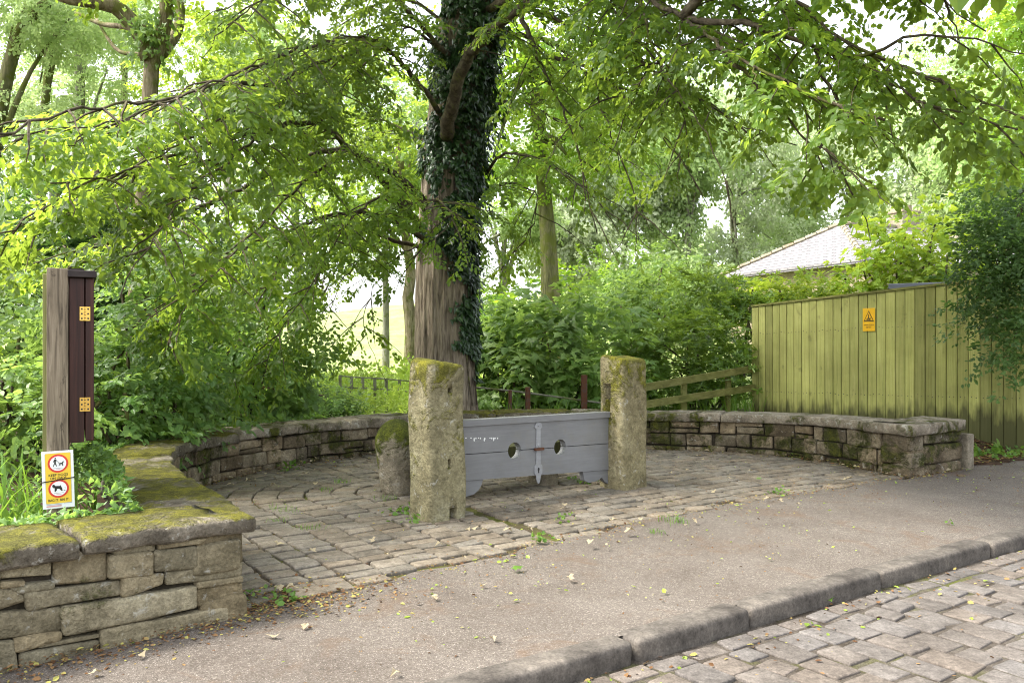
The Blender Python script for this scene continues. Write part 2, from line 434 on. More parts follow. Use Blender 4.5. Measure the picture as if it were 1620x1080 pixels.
M['rail'] = wood('mossy_rail', (.10, .10, .03), (.185, .18, .055), (.25, .24, .09), (6, 6, 22), .9, .2, .6)
def flat(name, col, rough=.5, spec=.4):
    k = NT(name)
    c = k.mix(1.0, col, k.ramp(k.noise(20, 3, .6), [(.3, .94), (.7, 1.04)]), 'MULTIPLY')
    return k.done(k.bsdf(c, rough, spec=spec))
M['white'] = flat('sign_white', (.80, .80, .80)); M['yellow'] = flat('sign_yellow', (.78, .52, .045))
M['red'] = flat('sign_red', (.62, .045, .03)); M['black'] = flat('sign_black', (.015, .015, .015))
M['amber'] = flat('warning_yellow', (.72, .40, .008)); M['palered'] = flat('small_print_red', (.62, .30, .32))
M['greyink'] = flat('small_print_grey', (.38, .40, .43)); M['tieplastic'] = flat('cable_tie', (.012, .012, .012), .35)
M['chip'] = flat('bare_chip', (.75, .75, .73), .8)
M['slateroof'] = flat('shed_felt', (.085, .095, .115), .6)
def roofmat():
    k = NT('stone_slates')
    b = k.n('TexBrick', {'Vector': k.tc.outputs['UV'], 'Scale': 1.0, 'Color1': (.29, .275, .285), 'Color2': (.215, .205, .212), 'Mortar': (.075, .07, .073), 'Mortar Size': .025, 'Brick Width': .42, 'Row Height': .22, 'Mortar Smooth': .3})
    c = k.mix(.6, b.outputs['Color'], k.ramp(k.noise(1.5, 4), [(.3, .8), (.7, 1.15)]), 'MULTIPLY')
    return k.done(k.bsdf(c, .85, k.math('SUBTRACT', 1.0, b.outputs['Fac']), .6, .03))
M['slates'] = roofmat()
M['housewall'] = stone_mat('house_stone', (.2, .17, .12), (.3, .26, .19), (.38, .33, .25), isl=0)

# ------------------------------------------------------------------ plan of the bay: face line of the drystone wall
A = G(385, 975)[:2]
B = G(1440, 755)[:2]
FD = nrm(G(20, 1060)[:2] - A)                              # front pier face, running left from the corner
recess = np.array([A, (-1.78, 4.85), (-2.2, 5.5), (-2.6, 6.2), (-2.87, 6.85), (-3.0, 7.5), (-2.98, 8.15), (-2.75, 8.8), (-2.4, 9.4), (-1.95, 9.95),
                   (-1.35, 10.55), (-.5, 11.0), (.4, 11.1), (1.2, 10.9), (1.9, 10.62), (2.6, 10.42), (3.3, 10.0), (3.70, 9.4), (3.95, 8.8), B])
rc = catmull(recess, .06)
seg1 = np.array([A + FD * s for s in np.arange(3.2, 0, -.08)])
ED = nrm(np.array((4.98, 9.03)) - B)
seg3 = np.array([B + ED * s for s in np.arange(.06, 1.0, .06)])
face = np.vstack([seg1, rc, seg3])
iA, iB = len(seg1), len(seg1) + len(rc) - 1
sl_ = np.r_[0, np.cumsum(np.linalg.norm(np.diff(face, axis=0), axis=1))]
def miter(path):
    d = nrm(np.diff(path, axis=0))
    d = np.vstack([d[:1], d, d[-1:]])
    n0 = np.column_stack((-d[:-1, 1], d[:-1, 0])); n1 = np.column_stack((-d[1:, 1], d[1:, 0]))
    m = nrm(n0 + n1)
    return m / np.clip((m * n0).sum(1, keepdims=True), .5, 1)
OUT = miter(face)                                          # away from the bay (left of travel)
def top_z(s):
    return np.interp(s, [0, sl_[iA], sl_[iA] + 3.5, sl_[iA] + 7.5, sl_[iB] - 4.0, sl_[iB], sl_[-1]], [.575, .508, .475, .435, .46, .54, .545])
SA, SB, SE = sl_[iA], sl_[iB], sl_[-1]
def at_s(s):
    s = np.asarray(s, float)
    return np.column_stack((np.interp(s, sl_, face[:, 0]), np.interp(s, sl_, face[:, 1])))
def tan_s(s): return nrm(at_s(np.asarray(s) + .05) - at_s(np.asarray(s) - .05))

def inside(poly, x, y):
    c = np.zeros(x.shape, bool); n = len(poly)
    for i in range(n):
        (x1, y1), (x2, y2) = poly[i], poly[i - 1]
        if y1 == y2: continue
        c ^= ((y1 > y) != (y2 > y)) & (x < (x2 - x1) * (y - y1) / (y2 - y1) + x1)
    return c
bay = rc + OUT[iA:iB + 1] * .22
LEFT_EDGE = A - FD * 0
def ground_h(x, y):
    x, y = np.asarray(x, float), np.asarray(y, float)
    v = x * VV[0] + y * VV[1]; u = x * U[0] + y * U[1]
    z = .20 + .0 * x
    z = z - 1.15 * sm(12.5, 28, y) * (1 - sm(-1, 7, x))
    z = z + 7.2 * sm(38, 105, y) * (1 - .35 * sm(-5, -40, x)) + .05 * np.maximum(y - 105, 0) * 0
    z = z + 3.4 * sm(15, 45, y) * sm(0, 16, x)
    z = z + .05 * np.sin(x * 1.7 + y * .6) * sm(11, 14, y) + .22 * np.sin(x * .23 + 1) * np.sin(y * .19) * sm(18, 30, y)
    fb = sm(9.9, 11.1, u) * (1 - sm(5.9, 6.9, v))
    bank = .02 + (.16 + .26 * fb) * sm(4.62, 6.6, v) + .02 * np.sin(u * 5.1) * np.sin(v * 6)
    z = np.where((u > 9.15) & (v < 8), np.where(v > 4.55 + .45 * (1 - sm(9.2, 9.7, u)), bank, -.35), z)
    ins = (v < 4.45) | inside(bay, x, y) | ((v < 5.3) & (u > 1.1) & (u < 9.2))
    ins |= (u < 1.25) & (v < (LEFT_EDGE @ VV) + .25 - (1.25 - u) * .12)
    z = np.where(ins & ~((u > 9.15) & (v > 4.55)), -.35, z)
    return z
def gh(x, y): return float(ground_h(np.array([x]), np.array([y]))[0])

gx = np.unique(np.r_[np.arange(-9, 11, .16), np.arange(-40, 40, 1.2), np.linspace(-400, 400, 60)])
gy = np.unique(np.r_[np.arange(1, 15, .16), np.arange(15, 60, 1.2), np.linspace(-60, 600, 60)])
X, Y = np.meshgrid(gx, gy)
Z = ground_h(X, Y)
nx, ny = len(gx), len(gy)
i = np.arange(ny - 1)[:, None] * nx; j = np.arange(nx - 1)[None]
mb = MB(); mb.add(np.stack((X, Y, Z), -1).reshape(-1, 3), np.stack((i + j, i + j + 1, i + nx + j + 1, i + nx + j), -1).reshape(-1, 4))
struct(mb.build('ground', M['ground'], smooth=True))

# pavement: tarmac between kerb and forecourt
KV = 2.99                                                  # back edge of the kerb
def edge_v(u):                                             # front edge of the setts
    return np.interp(u, [0.4, 1.2, 1.9, 2.9, 4.5, 6, 8.1, 9.2, 30], [4.34, 4.34, 4.36, 4.50, 4.72, 4.80, 4.68, 4.70, 4.72]) + .03 * np.sin(np.asarray(u) * 6.0) + .02 * np.sin(np.asarray(u) * 14)
us = np.r_[np.arange(-14, 0, .5), np.arange(0, 12, .1), np.arange(12, 40, 1)]
rows = np.linspace(0, 1, 26)
pv = []
for t in rows:
    v = KV - .05 + (edge_v(us) - KV + .05) * t
    z = .0 + .012 * np.sin(us * 1.3) * math.sin(3 * t)
    pv.append(np.column_stack((us[:, None] * U + v[:, None] * VV, z)))
pv = np.array(pv); n = len(us)
i = np.arange(len(rows) - 1)[:, None] * n; j = np.arange(n - 1)[None]
mb = MB(); mb.add(pv.reshape(-1, 3), np.stack((i + j, i + j + 1, i + n + j + 1, i + n + j), -1).reshape(-1, 4))
struct(mb.build('pavement', M['tarmac'], smooth=True))

# forecourt: joint bed and setts
def bed_z(x, y): return .012 * np.sin(x * 1.1 + .5) * np.sin(y * .9)
J = -.014
bx = np.arange(-3.6, 5.4, .12); by = np.arange(3.4, 11.6, .12)
X, Y = np.meshgrid(bx, by)
v_ = X * VV[0] + Y * VV[1]; u_ = X * U[0] + Y * U[1]
ok = (inside(bay, X, Y) | ((v_ < 5.2) & (u_ > 1.0) & (u_ < 9.2))) & (v_ > edge_v(u_) - .13)
vid = np.arange(X.size).reshape(X.shape)
q = np.stack((vid[:-1, :-1], vid[:-1, 1:], vid[1:, 1:], vid[1:, :-1]), -1)
q = q[ok[:-1, :-1] & ok[1:, 1:] & ok[:-1, 1:] & ok[1:, :-1]]
mb = MB(); mb.add(np.stack((X, Y, bed_z(X, Y) + J), -1).reshape(-1, 3), q.reshape(-1, 4))
struct(mb.build('forecourt_bed', M['joint'], smooth=True))
C0 = G(650, 775)[:2]; cu, cv = to_uv(C0)
cen, half, yaw = [], [], []
LW, SW = .222, .154                                         # sett length and course width
def put(p, hl, hw, a):
    u, v = to_uv(p)
    if v < edge_v(u) + R.uniform(-.03, .02): return
    p3 = np.array([p])
    if not (inside(bay - OUT[iA:iB + 1] * .15, p3[:, 0], p3[:, 1])[0] or (v < 5.0 and 1.3 < u < 8.0)): return
    cen.append((p[0], p[1], bed_z(*p) - .043 + R.normal(0, .003))); half.append((hl, hw, .05)); yaw.append(a)
# straight courses along u (right of the centre, and everything in front of it)
v = edge_v(4) - .5
while v < 11.5:
    wd = SW * R.uniform(.88, 1.12)
    u = cu - (0.0 if v + wd / 2 > cv - .2 else -.1) - R.uniform(0, LW)
    while u < 9.3:
        l = LW * R.uniform(.72, 1.2)
        uc, vc = u + l / 2, v + wd / 2
        if uc > cu + .02: put(uc * U + (vc + .02 * math.sin(uc * 2.2)) * VV, l / 2 - .011, wd / 2 - .0105, TH + R.normal(0, .025))
        u += l
    v += wd
# arcs round the bollard, becoming straight columns towards the pavement
k = 0
r = .06
while r < 4.6:
    wd = LW * R.uniform(.85, 1.08)
    rc_ = r + wd / 2
    s = -6.0 - R.uniform(0, SW)
    while s < rc_ * math.pi / 2:
        l = SW * R.uniform(.75, 1.2)
        sc = s + l / 2
        if sc < 0:
            p = (cu - rc_) * U + (cv + sc) * VV; a = TH
        else:
            ph = min(sc / max(rc_, .2), math.pi / 2)
            p = (cu - rc_ * math.cos(ph)) * U + (cv + rc_ * math.sin(ph)) * VV; a = TH - ph
        put(p + R.normal(0, .006, 2), wd / 2 - .008, l / 2 - .010, a + R.normal(0, .03))
        s += l
    r += wd
mb = MB(); mb.add(*blocks(cen, half, yaw, .012, FINE4, .0035, .09, 14))
struct(mb.build('forecourt', M['sett'], smooth=True))

# kerb stones, each with its own length
u = -4.2
kl = [1.5, 1.5, 1.38]
cuts = [to_uv(G(x, y))[0] for x, y in ((978, 1003), (1163, 957), (1366, 899), (1535, 853))]
ks = [-3.6, -2.2, -.6] + cuts + [cuts[-1] + k_ for k_ in (1.05, 2.2, 3.1, 4.3, 5.4, 6.5, 7.6, 8.9)]
for a_, b_ in zip(ks[:-1], ks[1:]):
    c = uv((a_ + b_) / 2, KV - .078 + R.normal(0, .006), -.116 + R.normal(0, .004))
    mb = MB(); mb.add(*blocks([c], [((b_ - a_) / 2 - .008, .080, .125)], [TH + R.normal(0, .006)], .028, FINE, .005, .025, 5))
    struct(mb.build('kerb', M['kerb'], smooth=True, origin=(c[0], c[1], -.2)))

# road of larger setts
uu = np.r_[np.arange(-14, 30, .5)]
mb = MB()
e0 = np.array([uv(a, KV - .05, -.098) for a in uu]); e1 = np.array([uv(a, -9, -.098) for a in uu]); n = len(uu)
mb.add(np.vstack((e1, e0)), np.array([[i, i + 1, n + i + 1, n + i] for i in range(n - 1)]))
struct(mb.build('road_bed', M['roadjoint']))
cen, half, yaw = [], [], []
u = -1.5
while u < 11:                                              # channel course beside the kerb
    l = R.uniform(.17, .25)
    cen.append(uv(u + l / 2, KV - .245 + R.normal(0, .006), -.140 + R.normal(0, .003))); half.append((l / 2 - .012, .058, .05)); yaw.append(TH + R.normal(0, .05)); u += l
u = -1.5
while u < 11:
    wd = R.uniform(.16, .20)
    v = KV - .315 + R.uniform(-.02, .0)
    while v > .6:
        l = R.uniform(.18, .28)
        if R.random() < .12: l = R.uniform(.10, .15)
        gap = R.uniform(.008, .017)
        cen.append(uv(u + wd / 2 + .015 * math.sin(v * 3), v - l / 2, -.138 + R.normal(0, .003))); half.append((wd / 2 - R.uniform(.007, .014), l / 2 - gap, .05)); yaw.append(TH + R.normal(0, .04))
        v -= l
    u += wd
mb = MB(); mb.add(*blocks(cen, half, yaw, .009, FINE4, .002, .065, 12))
struct(mb.build('road', M['roadsett'], smooth=True))

# ------------------------------------------------------------------ drystone wall (one thing) with its coping stones
wl = thing('drystone_wall', 'low mossy drystone wall curving round the cobbled bay, topped with flat coping stones', 'wall', (*A, 0))
DEP = .45
def courses(mb, s0, s1, rows, facesign=1, sett=.012):
    """random courses on the bay side between arc lengths s0 and s1"""
    for (f0, f1) in rows:
        s = s0 + R.uniform(-.1, 0)
        while s < s1:
            l = R.uniform(.14, .40)
            l = min(l, s1 - s) if s1 - s - l > .12 else s1 - s
            ss = np.array([s + l / 2]); p = at_s(ss)[0]; t = tan_s(ss)[0]; o = np.array((-t[1], t[0]))
            ht = float(top_z(ss)[0]) - .10
            z0, z1 = f0 * ht, f1 * ht
            dz = R.normal(0, .006)
            if R.random() < .14 and (z1 - z0) > .09:        # two thin stones instead of one
                m = z0 + (z1 - z0) * R.uniform(.35, .65)
                parts_ = [(z0, m), (m, z1)]
            else: parts_ = [(z0, z1)]
            for a, b in parts_:
                c = p + o * (.11 + R.uniform(-.012, .022))
                mb.add(*blocks([(c[0], c[1], (a + b) / 2 + dz)], [(l / 2 - .006, .115, (b - a) / 2 - .0045)], [math.atan2(t[1], t[0]) + R.normal(0, .02)], R.uniform(.012, .024), FINE, .006, .07, 11))
            s += l
            if l <= 0: break
mb = MB()
courses(mb, SA + .22, SB + .0, [(-.06, .17), (.17, .58), (.58, 1.0)])
for f0, f1, cut_ in ((-.06, .24, [SB - .02, SE + .02]), (.24, .70, [SB - .02, SE]), (.70, 1.0, [SB - .02, SB + .42, SE - .01])):
    for a, b_ in zip(cut_[:-1], cut_[1:]):
        p = at_s([(a + b_) / 2])[0] if a > SB else (at_s([SB])[0] + at_s([SE])[0]) / 2
        o = np.array((-ED[1], ED[0])); ht = .44; c = p + o * .16
        mb.add(*blocks([(c[0], c[1], (f0 + f1) / 2 * ht)], [((b_ - a) / 2 - .006, .17, (f1 - f0) * ht / 2 - .004)], [math.atan2(ED[1], ED[0])], .03, FINE, .008, .05, 8))
# the end of the right arm
pe = at_s([SE])[0]; te = tan_s([SE - .06])[0]; oe = np.array((-te[1], te[0]))
for z0, z1 in ((-.02, .13), (.13, .32), (.32, .43)):
    c = pe + oe * .30 - te * .10
    mb.add(*blocks([(c[0], c[1], (z0 + z1) / 2)], [(.10, .15, (z1 - z0) / 2 - .005)], [math.atan2(te[1], te[0])], .03, FINE, .007, .08, 9))
mb.build('stonework', M['wall'], wl, smooth=True)
# the front pier: stones laid as in the photograph, in face coordinates (s from the corner, z up)
def sz(cx, cy):
    """point of the pier face seen at a place of the enlarged lower left corner"""
    px, py = cx / 3.0, 720 + cy / 3.0
    k = (px - 810) / F                                     # x = k*y ; A + FD*s
    s = (A[0] - k * A[1]) / (k * FD[1] - FD[0])
    d = A[1] + FD[1] * s
    return s, H - (py - 540) / F * d
quads = [((0, 520), (250, 500), (250, 575), (0, 590)), ((268, 480), (508, 455), (512, 588), (262, 615)), ((518, 475), (722, 460), (724, 565), (518, 582)),
         ((738, 455), (932, 432), (934, 530), (736, 552)), ((945, 392), (1148, 366), (1148, 503), (943, 525)), ((545, 440), (738, 420), (738, 453), (545, 472)),
         ((750, 415), (1000, 385), (940, 425), (750, 450)), ((0, 597), (128, 590), (120, 622), (0, 635)), ((50, 632), (255, 605), (255, 630), (90, 655)),
         ((-80, 640), (85, 640), (122, 690), (-80, 750)), ((122, 655), (577, 590), (577, 665), (135, 742)), ((585, 580), (782, 558), (775, 612), (582, 672)),
         ((788, 558), (1150, 508), (1150, 570), (795, 620)), ((-80, 768), (300, 728), (300, 830), (-80, 885)), ((302, 730), (936, 616), (936, 722), (306, 850)),
         ((935, 607), (1155, 570), (1155, 600), (938, 632)), ((940, 638), (1160, 605), (1172, 690), (940, 722)), ((75, 880), (290, 838), (290, 872), (75, 930)),
         ((180, 897), (477, 840), (480, 866), (180, 918)), ((483, 832), (1150, 700), (1150, 800), (483, 950)), ((95, 945), (472, 880), (466, 945), (98, 1040)),
         ((-80, 892), (68, 880), (82, 1035), (-80, 1080)), ((-80, 540), (-4, 535), (-4, 590), (-80, 600)), ((-80, 600), (-4, 600), (-4, 632), (-80, 640)), ((-4, 592), (200, 578), (255, 600), (-4, 596))]
mb = MB()
s_, dr_, Fc_ = FINE
fo = np.array((-FD[1], FD[0])) if np.dot((-FD[1], FD[0]), VV) > 0 else np.array((FD[1], -FD[0]))
for qd in quads[:-1]:
    c4 = np.array([sz(p[0] + (-4, 4, 4, -4)[i_], p[1] + (-3, -3, 4, 4)[i_]) for i_, p in enumerate(qd)])                    # tl tr br bl
    hw = .5 * (abs(c4[0, 0] - c4[1, 0]) + abs(c4[3, 0] - c4[2, 0])) / 2; hh = max(.012, (c4[:2, 1].mean() - c4[2:, 1].mean()) / 2); hd = .12
    hf = np.array((hw, hd, hh)); r_ = min(.015, hh * .7)
    p = s_ * (hf - r_) + dr_ * r_
    for q in (1, 2.2, 4):
        kv = nrm(R.normal(size=3)) * 9 * q
        p = p + dr_ * (.0055 / q * np.sin(p @ kv + R.uniform(0, 6)))[:, None]
    a = (p[:, 0] / hw + 1) / 2; b = (p[:, 2] / hh + 1) / 2  # a: right -> left in s
    tl, tr, br, bl = c4
    top = tr * (1 - a[:, None]) + tl * a[:, None]; bot = br * (1 - a[:, None]) + bl * a[:, None]
    szp = bot * (1 - b[:, None]) + top * b[:, None]
    off = p[:, 1] + hd + R.uniform(-.014, .016)
    w_ = A + FD * szp[:, :1] + fo * off[:, None]
    mb.add(np.column_stack((w_, szp[:, 1])), Fc_)
# side of the pier round the corner
courses(mb, SA + .03, SA + .24, [(-.06, .3), (.3, .62), (.62, 1.0)])
mb.build('stonework', M['wallpier'], wl, smooth=True)
# rough core and hidden back
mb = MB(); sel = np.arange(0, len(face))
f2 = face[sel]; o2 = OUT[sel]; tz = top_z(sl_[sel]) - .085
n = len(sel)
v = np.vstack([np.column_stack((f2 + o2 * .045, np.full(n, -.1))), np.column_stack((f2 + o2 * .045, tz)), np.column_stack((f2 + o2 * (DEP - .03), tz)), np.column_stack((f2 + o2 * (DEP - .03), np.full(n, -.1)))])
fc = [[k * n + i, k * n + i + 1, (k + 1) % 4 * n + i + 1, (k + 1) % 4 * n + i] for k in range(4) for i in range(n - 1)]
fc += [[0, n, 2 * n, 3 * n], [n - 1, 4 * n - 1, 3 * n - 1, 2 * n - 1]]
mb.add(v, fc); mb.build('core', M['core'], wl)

def coping(s0, s1, mat, th=.10, inn=.045, out=.47, lift=0.0, nm='coping_stone', tilt=0.0, rough=1.0):
    idx = np.where((sl_ > s0 + .02) & (sl_ < s1 - .02))[0]
    ss = np.r_[s0, sl_[idx], s1]
    ss = np.unique(np.concatenate([np.linspace(a, b, max(2, int((b - a) / .035))) for a, b in zip(ss[:-1], ss[1:])]))
    fp = at_s(ss); on = np.column_stack((np.interp(ss, sl_, OUT[:, 0]), np.interp(ss, sl_, OUT[:, 1])))
    near = np.abs(ss - SA) < .3
    z = top_z(ss) + lift + tilt * (ss - (s0 + s1) / 2)
    r = .015
    # cross-section, from inner bottom round to outer bottom
    prof = [(-inn + .012, -th), (-inn, -th + r), (-inn, -r), (-inn + r * .3, -r * .3), (-inn + r, 0)]
    prof += [(-inn + (out + inn) * t, .006 * math.sin(3 * t)) for t in np.linspace(.08, .92, 12)]
    prof += [(out - r, 0), (out - r * .3, -r * .3), (out, -r), (out, -th)]
    prof = np.array(prof); m = len(prof)
    endf = np.clip(np.minimum(ss - s0, s1 - ss) / r, 0, 1)
    lower = r * (1 - np.sqrt(1 - (1 - endf) ** 2)) * .9
    V_ = fp[:, None] + on[:, None] * prof[None, :, :1]
    Zz = z[:, None] + prof[None, :, 1] - lower[:, None] * (prof[None, :, 1] > -th * .5)
    x_, y_ = V_[..., 0], V_[..., 1]
    ed = (prof[None, :, 0] < -inn + .03)
    nz_ = rough * .006 * np.sin(x_ * 19 + 1.3 + s0) * np.sin(y_ * 23) + rough * .004 * np.sin(x_ * 47 + y_ * 39)
    Zz = Zz + nz_
    V_ = V_ + on[:, None] * (rough * ed * (.010 * np.sin(x_ * 13 + y_ * 17 + s0) + .006 * np.sin(x_ * 41 - y_ * 31)))[..., None]
    v = np.concatenate((V_, Zz[..., None]), -1)
    n = len(ss)
    i = np.arange(n - 1)[:, None] * m; j = np.arange(m)[None]; k = (np.arange(m) + 1) % m
    f = np.stack((i + j, i + k, i + m + k, i + m + j), -1).reshape(-1, 4)
    b = MB(); b.add(v.reshape(-1, 3), f); b.f.append((np.arange(m)[None, ::-1], 0)); b.f.append((np.arange(m)[None] + (n - 1) * m, 0))
    o = b.build(nm, mat, wl, smooth=True)
    return o
s_gap = SA - sz(130 * 3, 400)[0]
coping(SA - 2.9, s_gap - 1.15, M['copemoss'], .085)
coping(s_gap - 1.13, s_gap - .022, M['copemoss'], .088, lift=-.006, tilt=.01)
coping(s_gap + .004, SA + 1.55, M['copemoss'], .075, lift=.004)
cuts = [SA + 1.565, SA + 2.9, SA + 3.95, SA + 4.8, SA + 5.7, SA + 6.45, SA + 7.5, SA + 8.6, SA + 9.55, SA + 10.6]
for a_, b_ in zip(cuts[:-1], cuts[1:]):
    coping(a_, b_ - .012, M['copemoss'] if a_ < SA + 4.5 or SA + 6.9 < a_ < SA + 8.9 else M['cope'], .095 + R.uniform(-.012, .02), lift=R.normal(0, .006), tilt=R.normal(0, .006))
rest = np.linspace(cuts[-1], SB - .55, 4)
for a_, b_ in zip(rest[:-1], rest[1:]): coping(a_, b_ - .01, M['cope'], .105, lift=R.normal(0, .003), rough=.35)
coping(SB - .55, SB + .42, M['cope'], .11, inn=.06, rough=.35)
coping(SB + .43, SE + .05, M['cope'], .115, inn=.06, lift=.005, rough=.4)
# upright stone at the end of the wall, and a rock by the bank
c = G(1532, 742); mb = MB(); mb.add(*blocks([(c[0], c[1] + .07, .17)], [(.065, .075, .22)], [rad(30)], .02, FINE, .006, .1, 9))
tag(mb.build('kerb_stone', M['rock'], smooth=True, origin=(c[0], c[1], 0)), 'small upright stone standing against the right end of the drystone wall', 'stone')
c = P(1622, 690, 9.6); mb = MB(); mb.add(*blocks([(c[0] + .1, c[1], gh(c[0] + .1, c[1]) + .10)], [(.22, .17, .18)], [rad(50)], .12, FINE, .02, .15, 6))
tag(mb.build('boulder', M['rock'], smooth=True, origin=(c[0] + .1, c[1], gh(c[0] + .1, c[1]))), 'tan boulder lying on the soil bank at the right edge', 'rock')

# ------------------------------------------------------------------ small builders
def carve(o, cutters):
    """cut the given boxes (MB objects) out of a mesh"""
    tmp = []
    for k, c in enumerate(cutters):
        t = c.build('cutter', []); tmp.append(t)
        m = o.modifiers.new('b%d' % k, 'BOOLEAN'); m.operation = 'DIFFERENCE'; m.solver = 'EXACT'
        t.location = -Vector(o.matrix_world.translation) if False else (0, 0, 0)
        m.object = t
    bpy.context.view_layer.update()
    ev = o.evaluated_get(bpy.context.evaluated_depsgraph_get())
    me = bpy.data.meshes.new_from_object(ev)
    o.modifiers.clear(); o.data = me
    for t in tmp: bpy.data.objects.remove(t)
    return o
def text(s, width, height, org, ex, ey, th, mat, parent, name='lettering', bold=0.0, to=None):
    cu_ = bpy.data.curves.new('t', 'FONT'); cu_.body = s; cu_.align_x = 'CENTER'; cu_.extrude = 0; cu_.offset = bold; cu_.resolution_u = 3
    ob = bpy.data.objects.new('t', cu_); COL.objects.link(ob)
    bpy.context.view_layer.update()
    me = bpy.data.meshes.new_from_object(ob.evaluated_get(bpy.context.evaluated_depsgraph_get()))
    bpy.data.objects.remove(ob)
    v = np.array([x.co[:] for x in me.vertices]); fs = [list(p.vertices) for p in me.polygons]
    bpy.data.meshes.remove(me)
    lo, hi = v.min(0), v.max(0)
    x = (v[:, 0] - (lo[0] + hi[0]) / 2) * (width / (hi[0] - lo[0])); y = (v[:, 1] - (lo[1] + hi[1]) / 2) * (height / (hi[1] - lo[1]))
    ex, ey = np.asarray(ex), np.asarray(ey); ez = np.cross(ex, ey)
    wv = np.asarray(org) + x[:, None] * ex + y[:, None] * ey + ez * th
    b = to or MB(); b.add(wv, fs)
    return None if to else b.build(name, mat, parent)
def ell(cx, cy, rx, ry, n=28, a0=0.0, a1=2 * math.pi):
    return [(cx + rx * math.cos(a), cy + ry * math.sin(a)) for a in np.linspace(a0, a1, n, endpoint=abs(a1 - a0) < 6.28)]
def beam(mb, p0, p1, hw, hh, mi=0):
    p0, p1 = np.asarray(p0, float), np.asarray(p1, float)
    d = nrm(p1 - p0); sd_ = nrm(np.cross(d, (0, 0, 1.0) if abs(d[2]) < .95 else (0, 1.0, 0))); up = np.cross(sd_, d)
    v = [p + a * sd_ * hw + b * up * hh for p in (p0, p1) for a, b in ((-1, -1), (1, -1), (1, 1), (-1, 1))]
    mb.add(v, [[3, 2, 1, 0], [4, 5, 6, 7], [0, 1, 5, 4], [1, 2, 6, 5], [2, 3, 7, 6], [3, 0, 4, 7]], mi)
    return mb

# ------------------------------------------------------------------ village stocks
TS = rad(38.7)
es = np.array((math.cos(TS), math.sin(TS), 0)); ns = np.array((-math.sin(TS), math.cos(TS), 0)); ez = np.array((0, 0, 1.0))
PL = np.array((-.596, 6.55, 0)); PR = PL + es * 2.13
st = thing('village_stocks', 'old village stocks of grey painted boards held between two tall mossy stone posts', 'stocks', PL)
def stone_post(c, half, h, seed, cut, taper=.0):
    global R
    keep = R; R = np.random.default_rng(seed)
    T = tmpl([(-1, -1), (-1, -.45), (-1, 0)] + [(x, 0) for x in np.linspace(-.85, .85, 12)] + [(1, 0), (1, .45), (1, 1)])
    v, f = blocks([(0, 0, 0)], [(*half, h / 2 + .08)], [0.0], .045, T, .005, .03, 3.2)
    R = keep
    zz = (v[:, 2] + h / 2 + .08) / (h + .16)
    v[:, :2] *= (1 - taper * zz)[:, None]
    v[:, 2] += np.where(zz > .9, .010 * np.sin(v[:, 0] * 14 + seed) + .010 * np.sin(v[:, 1] * 11) - .03 * (v[:, 0] * .3 + v[:, 1] * -.25), 0)
    v[:, 0] += .006 * np.sin(v[:, 2] * 5 + seed); v[:, 1] += .006 * np.sin(v[:, 2] * 6.5 + 2 * seed)
    ca, sa = math.cos(TS), math.sin(TS)
    w_ = np.column_stack((v[:, 0] * ca - v[:, 1] * sa, v[:, 0] * sa + v[:, 1] * ca, v[:, 2] + h / 2 - .08))
    b = MB(); b.add(w_ + (c - PL), f)
    o = b.build('stone_post', M['post'], None, smooth=True)
    if cut:
        cc = []
        for (a, bb, z, ha, hb, hz) in cut:
            k = MB(); k.box((c - PL) + es * a + ns * bb + ez * z, (ha, hb, hz), TS); cc.append(k)
        carve(o, cc)
        for p in o.data.polygons: p.use_smooth = True
    o.parent = st
    return o
def zat(py, d): return H - (py - 540) * d / F
p1 = stone_post(PL, (.18, .155), 1.245, 3, [(.02, -.155, zat(618, 6.42), .022, .09, .02), (.01, -.155, zat(734, 6.42), .012, .07, .035), (.045, -.155, .045, .035, .10, .05)], .03)
p2 = stone_post(PR, (.185, .165), 1.25, 5, [(-.16, .045, zat(632, 7.8), .13, .05, .15)], .06)
OFF, TB = .05, .07
def on_board(px, py, off=OFF - TB / 2):
    o = PL + ns * off; k = (px - 810) / F
    s = (o[0] - k * o[1]) / (k * es[1] - es[0])
    d = o[1] + es[1] * s
    return s, zat(py, d)
S0, S1 = .13, 2.13 - .150
zj = lambda s: .477 - .042 * (s - .2) / 1.75
zt = lambda s: .757 - .022 * (s - .2) / 1.75
zb = lambda s: .262 - .075 * (s - .2) / 1.75
hl, hr = on_board(814, 711), on_board(886, 706)
rh = .071
def plank(name, upper, mat, off, th, zoff=0):
    n = 15; pl = []
    g = .003 if upper else -.003
    if upper: pl += [(S1, zt(S1) - .052), (S0, zt(S0) - .052), (S0, zj(S0) + g)]
    else: pl += [(S0, zj(S0) + g)]
    for (hs, _) in (hl, hr):
        zc = zj(hs)
        a = np.linspace(math.pi, 0, n) if upper else np.linspace(-math.pi, 0, n)
        pl += [(hs + rh * math.cos(x), zc + g + max(0, rh - .003) * math.sin(x)) for x in a]
    pl += [(S1, zj(S1) + g)]
    if not upper: pl += [(S1, zb(S1)), (S0, zb(S0))]
    b = MB(); b.prism(pl, PL + ns * off, es, ez, th)
    return b.build(name, mat, st)
plank('upper_board', True, M['grey'], OFF, TB); plank('lower_board', False, M['grey'], OFF, TB)
b = MB(); beam(b, PL + es * S0 + ns * (OFF - .006) + ez * (zt(S0) - .026), PL + es * S1 + ns * (OFF - .006) + ez * (zt(S1) - .026), .048, .026); b.build('top_rail', M['grey'], st)
sb = lambda px, py: on_board(px, py)
